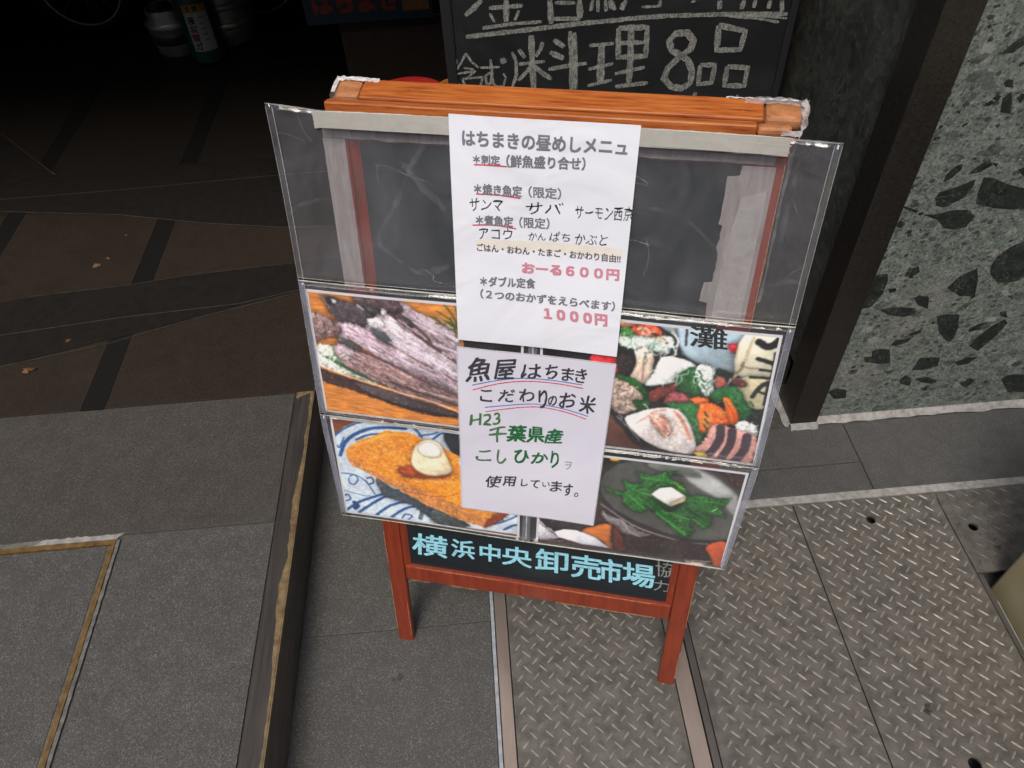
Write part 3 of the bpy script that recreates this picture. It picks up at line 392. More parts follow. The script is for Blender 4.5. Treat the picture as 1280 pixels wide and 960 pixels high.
'sashimi':[('p',[(328.2,785.9),(590.0,814.2),(650.5,548.7),(345.7,494.7)],(42,48,46),0.3,'n',0.8),('p',[(363.0,779.8),(406.4,772.2),(394.6,763.2),(367.5,752.4)],(176,126,98),0.25,'d',1.2),('p',[(407.2,774.7),(443.4,771.9),(440.7,752.1),(425.4,755.4),(411.7,762.7)],(150,166,168),0.06,'n',1.2),('p',[(440.0,773.5),(516.9,766.1),(515.2,734.1),(513.9,706.9),(500.6,707.0),(485.3,708.5),(456.1,716.5),(442.1,732.3)],(166,186,198),0.06,'n',1.0),('p',[(442.1,732.3),(456.1,716.5),(485.3,708.5),(500.6,707.0),(505.8,701.5),(488.5,701.4),(456.7,712.1)],(30,60,52),0.2,'n',1.0),('s',[(445.6,771.1),(447.7,738.7)],2.5,(34,36,38)),('p',[(499.3,748.1),(513.2,748.3),(514.5,736.1),(501.4,736.0)],(196,52,66),0.3,'n',0.4),('s',[(498.9,728.1),(510.2,728.7)],1.0,(120,132,140)),('s',[(499.6,723.7),(511.0,724.4)],1.0,(120,132,140)),('s',[(499.8,719.0),(511.0,719.1)],1.0,(120,132,140)),('p',[(515.9,766.0),(563.4,762.9),(558.2,700.7),(512.9,704.1)],(208,204,182),0.06,'n',1.0),('p',[(516.2,696.9),(559.5,699.5),(556.6,652.8),(529.7,662.6)],(190,184,152),0.08,'n',1.0),('s',[(533.5,753.8),(543.8,748.4),(551.5,751.4),(557.5,760.2)],9.7,(34,36,38)),('s',[(536.6,729.5),(545.7,727.5),(559.0,723.4)],6.1,(34,36,38)),('s',[(556.3,739.2),(557.9,718.5),(558.6,702.1)],5.1,(34,36,38)),('s',[(532.6,701.3),(560.0,702.3)],3.8,(34,36,38)),('s',[(542.0,713.8),(557.9,713.2)],3.6,(34,36,38)),('s',[(556.0,695.5),(546.9,687.4),(540.1,671.1)],6.1,(34,36,38)),('s',[(556.3,694.2),(557.2,660.9)],4.6,(34,36,38)),('s',[(543.7,681.4),(555.2,677.5)],3.1,(34,36,38)),('s',[(526.3,759.7),(523.6,740.3),(520.9,723.0),(511.4,693.5)],4.1,(196,184,160)),('s',[(518.1,717.3),(529.2,714.3),(538.5,715.5)],2.0,(150,128,104)),('s',[(520.5,721.6),(519.2,710.8),(513.8,704.7)],3.6,(140,118,100)),('p',[(332.8,708.4),(365.6,707.1),(366.9,676.8),(334.2,686.5)],(196,46,50),0.3,'n',1.0),('p',[(364.1,712.4),(384.0,713.6),(389.1,682.6),(368.5,685.4)],(52,46,46),0.3,'n',1.0),('p',[(365.7,747.1),(396.3,745.5),(428.2,749.3),(429.0,724.6),(405.0,724.2),(369.6,726.5)],(198,212,204),0.35,'n',0.8),('p',[(366.2,754.9),(380.2,755.2),(383.4,744.0),(368.2,743.4)],(80,140,70),0.35,'n',0.8),('p',[(380.1,756.5),(394.6,763.2),(412.0,760.2),(417.6,748.0),(402.8,746.3),(387.8,744.5)],(214,92,58),0.5,'n',1.0),('s',[(386.8,754.7),(395.2,756.9),(402.1,752.6)],3.1,(235,200,180)),('s',[(404.4,751.6),(417.9,745.5),(425.2,738.6)],4.1,(60,48,40)),('s',[(413.5,746.3),(421.7,740.8)],3.6,(215,190,150)),('s',[(418.8,737.8),(434.3,734.5),(437.3,745.2),(428.7,754.5)],1.8,(225,230,235)),('s',[(417.6,748.0),(429.4,739.1),(437.7,724.3),(429.6,719.3)],1.8,(220,228,232)),('s',[(429.4,757.1),(438.7,742.8),(436.2,718.8),(449.7,715.2)],1.3,(225,230,235)),('p',[(390.0,725.8),(405.9,726.2),(411.2,707.6),(407.7,676.7),(387.9,670.6),(384.2,681.9),(388.2,704.6)],(208,190,172),0.3,'v',1.2),('s',[(398.7,722.1),(399.7,678.4)],2.0,(150,120,105)),('p',[(362.1,679.0),(387.1,679.5),(412.0,657.3),(412.1,633.9),(397.2,619.8),(372.1,640.0)],(40,88,44),0.35,'n',0.8),('p',[(420.7,717.4),(447.2,718.1),(466.0,707.1),(451.4,685.4),(441.0,679.8),(410.7,670.0),(403.6,673.3),(412.9,691.3)],(226,232,230),0.14,'n',0.8),('p',[(443.5,695.4),(467.9,708.9),(475.6,688.7),(476.9,660.7),(454.3,663.3),(443.5,673.7)],(36,86,46),0.3,'n',1.0),('s',[(457.9,702.8),(471.0,671.3)],1.3,(80,130,80)),('p',[(465.6,710.5),(482.7,711.4),(490.6,687.9),(491.3,668.5),(480.9,664.2),(469.1,685.0)],(212,222,218),0.55,'n',0.6),('s',[(490.2,690.6),(496.5,677.6),(506.4,684.6),(508.8,695.9)],1.8,(220,226,228)),('s',[(456.8,710.7),(447.6,714.9),(444.0,709.1)],1.5,(225,230,232)),('p',[(489.6,694.7),(502.1,697.7),(506.1,685.9),(496.3,679.0)],(176,100,84),0.25,'n',0.8),('p',[(513.1,696.5),(526.1,695.5),(530.1,685.1),(517.4,683.3)],(110,60,56),0.3,'n',0.8),('p',[(410.4,661.4),(422.0,670.1),(441.2,677.9),(445.5,670.6),(436.7,659.4),(417.9,645.1),(411.0,649.9)],(118,62,54),0.3,'n',1.0),('p',[(430.2,647.7),(442.7,665.9),(466.4,656.4),(459.1,643.2),(441.2,641.1)],(156,84,88),0.4,'n',0.8),('p',[(487.0,667.9),(496.5,677.6),(517.2,684.7),(540.2,652.7),(543.8,638.7),(531.7,625.1),(510.3,659.8),(495.8,653.4)],(42,98,54),0.3,'n',1.0),('p',[(436.2,644.8),(478.1,652.3),(486.5,633.1),(491.0,594.5),(483.7,580.3),(470.0,612.7),(446.7,633.1)],(48,108,58),0.3,'n',1.0),('s',[(474.9,643.1),(484.6,590.4)],1.3,(90,140,90)),('p',[(357.9,673.9),(372.7,674.7),(401.9,655.9),(402.1,646.6),(389.2,643.6),(396.1,631.6),(383.3,618.3),(367.7,620.8),(358.2,638.0)],(164,146,136),0.5,'n',1.0),('s',[(365.7,662.4),(376.8,666.8)],1.3,(110,92,88)),('s',[(364.3,650.6),(382.1,658.9)],1.3,(110,92,88)),('s',[(365.2,639.0),(386.5,647.9)],1.3,(110,92,88)),('s',[(368.4,627.5),(388.7,636.4)],1.3,(110,92,88)),('s',[(381.4,667.4),(386.6,659.5)],1.0,(110,92,88)),('s',[(391.2,660.1),(387.7,648.1)],1.0,(110,92,88)),('p',[(465.0,658.2),(485.6,662.5),(485.9,652.8),(471.9,649.1)],(226,120,58),0.15,'n',1.0),('p',[(477.3,645.8),(491.2,654.8),(512.1,642.2),(524.0,623.9),(505.7,618.1),(489.9,602.0),(480.1,614.2)],(226,108,48),0.3,'n',1.2),('p',[(504.7,664.7),(514.3,662.7),(528.8,639.4),(529.5,621.8),(520.7,623.4),(511.5,645.6)],(234,116,44),0.12,'n',1.2),('s',[(509.3,659.7),(522.7,638.5),(525.7,627.2)],1.5,(190,70,25)),('p',[(527.3,624.4),(539.4,632.2),(556.0,619.9),(555.4,604.8),(534.1,610.5)],(200,210,206),0.5,'n',0.6),('s',[(527.8,621.5),(547.3,612.6),(555.8,615.4)],1.5,(230,235,235)),('p',[(352.1,625.1),(364.2,620.3),(401.2,577.1),(439.2,557.7),(413.5,550.2),(374.1,585.4)],(38,44,48),0.2,'n',0.8),('s',[(371.9,612.9),(390.1,594.2),(406.2,574.7)],1.3,(170,180,190)),('s',[(374.1,614.8),(379.5,612.6),(377.0,608.2)],1.0,(190,200,210)),('p',[(352.5,618.6),(367.5,609.2),(399.4,570.5),(415.5,553.8),(356.3,563.5)],(92,58,46),0.2,'h',0.8),('p',[(382.3,610.8),(399.1,624.6),(416.8,633.7),(444.9,638.7),(463.7,625.2),(481.0,586.1),(479.7,561.8),(433.5,565.8),(400.4,585.8)],(212,204,202),0.14,'n',1.2),('p',[(415.6,622.5),(431.6,624.9),(445.1,608.8),(444.9,590.3),(430.4,594.2)],(200,150,134),0.35,'d',1.2),('s',[(446.7,633.1),(460.2,617.2),(473.2,588.6)],4.6,(204,142,122)),('s',[(419.6,629.1),(435.2,633.8)],3.1,(208,158,140)),('s',[(398.6,604.8),(415.6,622.5)],2.5,(206,160,144)),('p',[(482.4,564.2),(491.4,591.5),(499.0,617.7),(514.8,618.0),(556.3,606.4),(557.5,555.1),(524.3,559.0),(496.1,559.1)],(200,150,142),0.15,'n',1.0),('s',[(509.6,615.1),(511.0,591.5),(501.7,565.5)],11.7,(76,64,74)),('s',[(525.1,610.6),(526.5,587.8),(518.7,561.9)],11.7,(72,60,70)),('s',[(545.3,604.7),(545.9,581.7),(536.7,557.3)],12.2,(74,62,72)),('p',[(482.1,566.4),(494.7,568.5),(500.7,559.9),(486.6,559.1)],(200,180,60),0.2,'n',1.0),('s',[(447.4,692.0),(449.5,686.4),(447.2,681.1),(444.6,676.0)],1.0,(246,248,250)),('s',[(417.7,694.9),(412.9,696.5),(409.1,692.7),(404.5,690.4)],1.0,(246,248,250)),('s',[(423.6,687.7),(421.9,681.9),(425.7,677.8),(427.2,671.7)],1.0,(246,248,250)),('s',[(417.9,697.7),(422.7,695.8),(427.2,697.9),(431.0,701.6)],1.0,(246,248,250)),('s',[(425.6,710.2),(430.0,712.6),(434.6,710.3),(439.4,711.2)],1.0,(246,248,250)),('s',[(446.5,692.4),(451.0,694.6),(455.7,696.0),(456.0,702.0)],1.0,(246,248,250)),('s',[(446.2,706.8),(451.1,706.3),(453.6,711.3),(457.2,715.0)],1.0,(246,248,250)),('s',[(435.7,714.4),(430.9,713.7),(428.2,708.8),(425.4,704.0)],1.0,(246,248,250)),('s',[(445.1,693.2),(443.4,687.5),(443.6,681.4),(441.7,675.7)],1.0,(246,248,250)),('s',[(440.1,696.4),(435.5,698.7),(431.1,696.2),(427.3,692.5)],1.0,(246,248,250)),('s',[(433.6,698.4),(432.5,704.4),(435.5,709.0),(440.3,708.6)],1.0,(246,248,250)),('s',[(444.7,705.3),(443.7,699.5),(443.4,693.4),(443.9,687.3)],1.0,(246,248,250)),('s',[(428.4,689.0),(424.2,692.4),(424.6,698.5),(427.2,703.4)],1.0,(246,248,250)),('s',[(417.0,707.4),(420.2,711.8),(418.5,717.5),(419.2,723.3)],1.0,(246,248,250)),('s',[(426.9,695.6),(422.8,699.2),(419.7,704.0),(415.0,702.5)],1.0,(246,248,250)),('s',[(443.7,696.4),(444.2,702.4),(441.1,707.2),(441.3,713.2)],1.0,(246,248,250)),('s',[(473.9,693.0),(470.3,695.0),(466.8,693.4),(463.0,694.1)],1.0,(246,248,250)),('s',[(487.4,698.9),(488.4,703.3),(487.4,707.9),(484.2,710.6)],1.0,(246,248,250)),('s',[(478.8,689.0),(480.0,693.4),(483.8,694.2),(487.1,691.6)],1.0,(246,248,250)),('s',[(479.7,700.3),(481.3,704.4),(485.0,705.1),(486.2,709.4)],1.0,(246,248,250)),('s',[(471.3,697.5),(467.5,698.0),(464.1,700.6),(460.8,698.6)],1.0,(246,248,250)),('s',[(483.1,684.8),(479.5,683.4),(475.9,685.4),(472.1,684.8)],1.0,(246,248,250)),('s',[(476.7,691.7),(479.5,694.6),(480.7,699.0),(483.1,702.4)],1.0,(246,248,250)),('s',[(472.0,682.0),(475.8,682.5),(479.1,684.6),(482.9,683.3)],1.0,(246,248,250)),('s',[(478.0,695.0),(475.3,698.7),(471.5,699.6),(467.7,699.8)],1.0,(246,248,250)),('s',[(475.1,682.5),(478.7,680.4),(479.5,675.5),(477.9,671.2)],1.0,(246,248,250)),('s',[(484.6,681.3),(485.6,676.5),(485.3,671.7),(486.0,666.8)],1.0,(246,248,250)),('s',[(489.7,691.3),(487.1,688.0),(483.5,690.0),(481.2,686.4)],1.0,(246,248,250)),('s',[(466.1,695.9),(465.0,691.4),(464.2,686.7),(466.4,682.5)],1.0,(246,248,250)),('s',[(476.6,700.0),(475.1,695.8),(471.7,694.1),(470.9,689.5)],1.0,(246,248,250)),('s',[(487.0,691.4),(488.6,687.5),(487.6,683.4),(488.5,679.1)],1.0,(90,120,100)),('s',[(485.4,687.0),(488.0,689.7),(491.2,687.6),(494.5,685.8)],1.0,(90,120,100)),('s',[(473.9,678.3),(477.1,676.2),(480.6,675.6),(484.0,676.5)],1.0,(90,120,100)),('s',[(485.1,680.4),(484.3,676.2),(482.3,672.7),(483.5,668.4)],1.0,(90,120,100)),('s',[(486.4,701.0),(489.5,698.8),(493.0,698.1),(493.9,693.8)],1.0,(90,120,100)),('s',[(479.5,689.4),(482.1,686.2),(481.3,682.1),(478.2,680.3)],1.0,(90,120,100)),('s',[(484.9,691.0),(483.8,687.0),(482.6,683.0),(479.9,680.6)],1.0,(90,120,100)),('s',[(466.9,697.7),(468.6,701.3),(471.8,702.7),(475.1,703.4)],1.0,(90,120,100)),('s',[(407.0,724.8),(401.4,724.8),(396.3,722.0),(395.3,715.3)],1.0,(238,244,242)),('s',[(381.6,733.7),(384.2,727.7),(387.3,722.1),(390.1,716.1)],1.0,(238,244,242)),('s',[(411.5,720.7),(406.3,718.5),(400.7,718.5),(395.9,715.0)],1.0,(238,244,242)),('s',[(385.9,722.5),(387.8,716.1),(390.4,709.9),(395.3,706.5)],1.0,(238,244,242)),('s',[(390.0,733.3),(385.3,729.7),(386.3,723.1),(387.7,716.5)],1.0,(238,244,242)),('s',[(396.2,732.2),(398.7,726.1),(399.8,719.4),(405.0,716.8)],1.0,(238,244,242)),('s',[(408.1,727.9),(409.1,721.3),(414.5,719.2),(417.8,724.5)],1.0,(238,244,242)),('s',[(407.2,725.4),(403.9,720.0),(402.7,713.3),(399.4,707.9)],1.0,(238,244,242)),('s',[(392.3,749.6),(397.9,749.3),(402.8,752.0),(408.2,753.0)],1.0,(238,244,242)),('s',[(381.0,736.0),(375.9,738.5),(370.7,741.0),(370.7,747.6)],1.0,(238,244,242)),('s',[(402.9,748.7),(397.6,747.1),(393.1,750.9),(393.2,757.5)],1.0,(238,244,242)),('s',[(414.4,730.8),(410.1,735.2),(405.5,739.1),(400.0,739.6)],1.0,(238,244,242)),('s',[(386.1,734.3),(391.7,734.0),(396.4,730.3),(399.1,724.4)],1.0,(238,244,242)),('s',[(392.3,750.9),(392.6,744.4),(391.1,738.0),(392.3,731.5)],1.0,(238,244,242)),('s',[(383.5,745.3),(379.9,740.3),(380.1,733.6),(376.5,728.5)],1.0,(70,110,80)),('s',[(384.9,749.5),(389.9,752.3),(392.9,757.7),(394.3,763.9)],1.0,(70,110,80)),('s',[(402.4,721.1),(407.5,723.7),(408.8,730.2),(409.7,736.7)],1.0,(70,110,80)),('s',[(400.3,722.2),(401.1,715.4),(402.3,708.7),(400.0,702.4)],1.0,(70,110,80)),('s',[(409.3,738.6),(404.8,734.9),(402.4,729.0),(404.8,722.8)],1.0,(70,110,80)),('s',[(425.3,732.7),(422.6,729.6),(418.8,729.2),(415.8,726.5)],1.0,(232,236,240)),('s',[(437.5,744.3),(435.6,748.2),(434.5,752.6),(430.8,753.4)],1.0,(232,236,240)),('s',[(420.0,736.2),(423.7,736.7),(427.2,738.2),(430.9,738.9)],1.0,(232,236,240)),('s',[(431.3,744.5),(427.6,743.9),(424.5,741.5),(421.0,739.9)],1.0,(232,236,240)),('s',[(426.5,737.3),(424.3,741.1),(423.9,745.6),(426.1,749.2)],1.0,(232,236,240)),('s',[(424.2,734.1),(420.4,734.7),(416.9,733.0),(415.7,728.7)],1.0,(232,236,240)),('s',[(422.1,726.7),(419.1,729.6),(415.7,731.9),(411.9,731.4)],1.0,(232,236,240)),('s',[(424.2,731.8),(425.3,727.3),(426.2,722.8),(422.9,720.6)],1.0,(232,236,240)),('s',[(540.4,618.0),(537.5,618.2),(535.4,615.9),(534.0,612.8)],1.0,(240,244,246)),('s',[(534.3,617.8),(537.1,617.0),(538.9,619.6),(541.7,620.3)],1.0,(240,244,246)),('s',[(541.1,628.4),(540.5,624.9),(540.4,621.2),(537.8,619.9)],1.0,(240,244,246)),('s',[(534.7,618.2),(537.2,616.0),(539.5,617.9),(538.5,621.5)],1.0,(240,244,246)),('s',[(536.4,619.6),(539.2,620.0),(541.8,618.2),(544.7,618.1)],1.0,(240,244,246)),('s',[(540.0,614.7),(538.2,617.9),(535.7,620.1),(533.6,622.8)],1.0,(240,244,246)),('s',[(548.2,625.4),(551.0,624.5),(553.8,623.1),(555.9,625.2)],1.0,(240,244,246)),('s',[(548.1,621.5),(547.4,625.2),(546.6,628.9),(549.0,630.5)],1.0,(240,244,246)),('s',[(452.5,683.8),(450.3,687.4),(452.1,691.1),(452.0,695.5)],1.0,(100,150,100)),('s',[(465.0,673.4),(463.3,677.4),(464.9,681.2),(468.0,682.8)],1.0,(100,150,100)),('s',[(468.2,683.2),(471.5,684.6),(472.0,688.9),(473.8,692.5)],1.0,(100,150,100)),('s',[(468.6,685.5),(466.5,682.2),(463.1,683.7),(460.8,680.6)],1.0,(100,150,100)),('s',[(470.0,679.4),(467.9,675.9),(468.7,671.5),(466.6,668.1)],1.0,(100,150,100)),('s',[(469.9,681.9),(468.9,677.8),(465.4,677.7),(462.9,674.8)],1.0,(100,150,100)),('s',[(512.5,657.3),(507.6,657.6),(502.6,658.2),(498.2,655.9)],1.0,(96,150,96)),('s',[(520.5,654.1),(515.7,653.6),(511.1,656.5),(509.9,662.8)],1.0,(96,150,96)),('s',[(518.4,649.6),(523.4,649.5),(528.2,650.2),(531.3,644.8)],1.0,(96,150,96)),('s',[(526.1,667.9),(523.2,673.3),(518.5,675.6),(517.0,681.6)],1.0,(96,150,96)),('s',[(522.3,669.9),(523.3,663.7),(526.7,658.7),(531.2,655.6)],1.0,(96,150,96)),('s',[(532.0,655.5),(536.2,651.5),(540.9,652.6),(542.9,658.0)],1.0,(96,150,96)),('s',[(509.6,649.7),(510.5,643.3),(509.0,637.4),(507.2,631.6)],1.0,(96,150,96)),('s',[(512.9,670.4),(513.9,664.2),(518.7,662.0),(523.3,659.2)],1.0,(96,150,96)),('s',[(467.1,620.0),(463.6,619.1),(460.1,618.0),(457.0,615.7)],1.0,(110,160,110)),('s',[(478.4,616.2),(477.2,620.8),(473.6,622.2),(470.0,622.6)],1.0,(110,160,110)),('s',[(470.4,617.0),(472.1,612.7),(475.2,609.8),(477.4,605.9)],1.0,(110,160,110)),('s',[(488.0,618.4),(491.5,619.6),(495.1,619.1),(498.5,617.2)],1.0,(110,160,110)),('s',[(490.0,613.5),(487.4,617.1),(483.9,618.6),(480.3,618.0)],1.0,(110,160,110)),('s',[(489.0,611.9),(491.3,615.3),(494.1,618.2),(497.7,618.0)],1.0,(110,160,110)),('s',[(475.0,621.1),(477.4,617.3),(476.8,612.7),(474.4,609.3)],1.0,(110,160,110)),('s',[(491.4,622.0),(487.1,621.4),(482.9,620.4),(479.9,624.7)],1.3,(246,160,100)),('s',[(496.0,628.2),(493.7,633.1),(489.4,634.2),(485.8,637.6)],1.3,(246,160,100)),('s',[(498.4,645.6),(495.3,642.2),(493.9,637.1),(495.0,631.6)],1.3,(246,160,100)),('s',[(502.4,643.0),(505.7,639.2),(509.7,640.5),(513.1,643.5)],1.3,(246,160,100)),('s',[(496.0,629.4),(493.4,625.1),(489.2,626.7),(485.8,630.5)],1.3,(246,160,100)),('s',[(491.6,638.2),(494.2,633.4),(492.8,628.3),(495.3,623.5)],1.3,(246,160,100)),('s',[(442.0,609.5),(443.0,600.9),(448.9,596.5),(454.0,601.9)],1.3,(236,222,214)),('s',[(441.4,618.2),(445.3,624.9),(448.1,632.4),(451.9,639.1)],1.3,(236,222,214)),('s',[(442.2,605.4),(445.2,597.4),(441.5,590.2),(443.6,581.6)],1.3,(236,222,214)),('s',[(417.6,620.3),(412.7,626.2),(411.1,634.5),(405.6,639.2)],1.3,(236,222,214)),('s',[(427.6,610.7),(423.1,617.2),(426.1,624.8),(426.7,633.2)],1.3,(236,222,214)),('s',[(413.0,577.2),(419.7,575.8),(426.0,579.3),(427.1,588.1)],1.3,(236,222,214)),('s',[(437.0,591.2),(443.2,587.4),(448.4,592.9),(454.9,594.5)],1.3,(236,222,214)),('s',[(457.8,607.0),(453.9,610.0),(450.3,613.6),(448.1,618.7)],1.3,(210,150,130)),('s',[(444.2,599.1),(447.4,594.9),(451.2,591.7),(454.5,595.5)],1.3,(210,150,130)),('s',[(459.3,601.2),(462.0,596.4),(466.4,595.1),(468.3,600.2)],1.3,(210,150,130)),('s',[(464.6,605.4),(460.6,608.3),(456.3,607.4),(456.0,601.6)],1.3,(210,150,130)),('s',[(442.2,611.5),(438.2,614.2),(434.4,611.3),(430.0,610.7)],1.3,(210,150,130)),('s',[(367.2,647.8),(362.9,646.2),(358.8,644.1),(354.6,642.0)],1.0,(212,196,186)),('s',[(391.5,651.9),(391.8,657.4),(393.0,662.7),(395.6,667.1)],1.0,(212,196,186)),('s',[(369.5,646.8),(365.6,644.2),(362.1,647.6),(363.2,653.1)],1.0,(212,196,186)),('s',[(378.6,652.1),(375.2,648.6),(371.6,645.3),(369.7,640.2)],1.0,(212,196,186)),('s',[(367.3,636.6),(369.6,641.5),(366.7,645.7),(362.6,643.6)],1.0,(212,196,186)),('s',[(366.4,644.8),(366.0,639.2),(367.4,633.8),(370.8,630.2)],1.0,(212,196,186)),('s',[(378.9,638.9),(377.7,644.3),(377.2,649.9),(375.7,655.1)],1.0,(212,196,186)),('s',[(368.3,640.2),(372.2,637.5),(376.5,636.4),(379.4,632.1)],1.0,(212,196,186)),('s',[(367.9,654.6),(370.7,658.9),(375.1,658.6),(379.5,658.1)],1.0,(104,86,80)),('s',[(374.7,646.2),(377.6,642.0),(381.6,639.6),(383.4,634.5)],1.0,(104,86,80)),('s',[(375.2,633.9),(373.9,628.4),(371.1,623.8),(366.7,622.8)],1.0,(104,86,80)),('s',[(369.5,656.7),(369.9,651.2),(371.2,645.9),(369.5,640.6)],1.0,(104,86,80)),('s',[(381.7,642.6),(382.9,648.0),(382.9,653.6),(381.7,658.9)],1.0,(104,86,80)),('s',[(383.8,635.8),(380.1,632.6),(376.9,628.6),(373.2,625.3)],1.0,(104,86,80)),('s',[(468.8,702.8),(474.6,695.4)],2.3,(34,80,42)),('s',[(472.3,693.7),(478.2,686.2)],2.3,(34,80,42)),('s',[(474.9,683.0),(480.8,675.5)],2.3,(34,80,42)),('s',[(474.9,671.8),(480.9,664.2)],2.3,(34,80,42)),('s',[(484.6,638.7),(490.7,630.8)],2.3,(34,80,42)),('s',[(486.7,627.2),(492.9,619.2)],2.3,(34,80,42)),('s',[(488.0,615.4),(494.2,607.3)],2.3,(34,80,42)),('s',[(488.8,603.4),(495.0,595.2)],2.3,(34,80,42)),('s',[(538.2,663.8),(544.4,656.2)],2.3,(34,80,42)),('s',[(541.7,650.0),(548.0,642.3)],2.3,(34,80,42))],
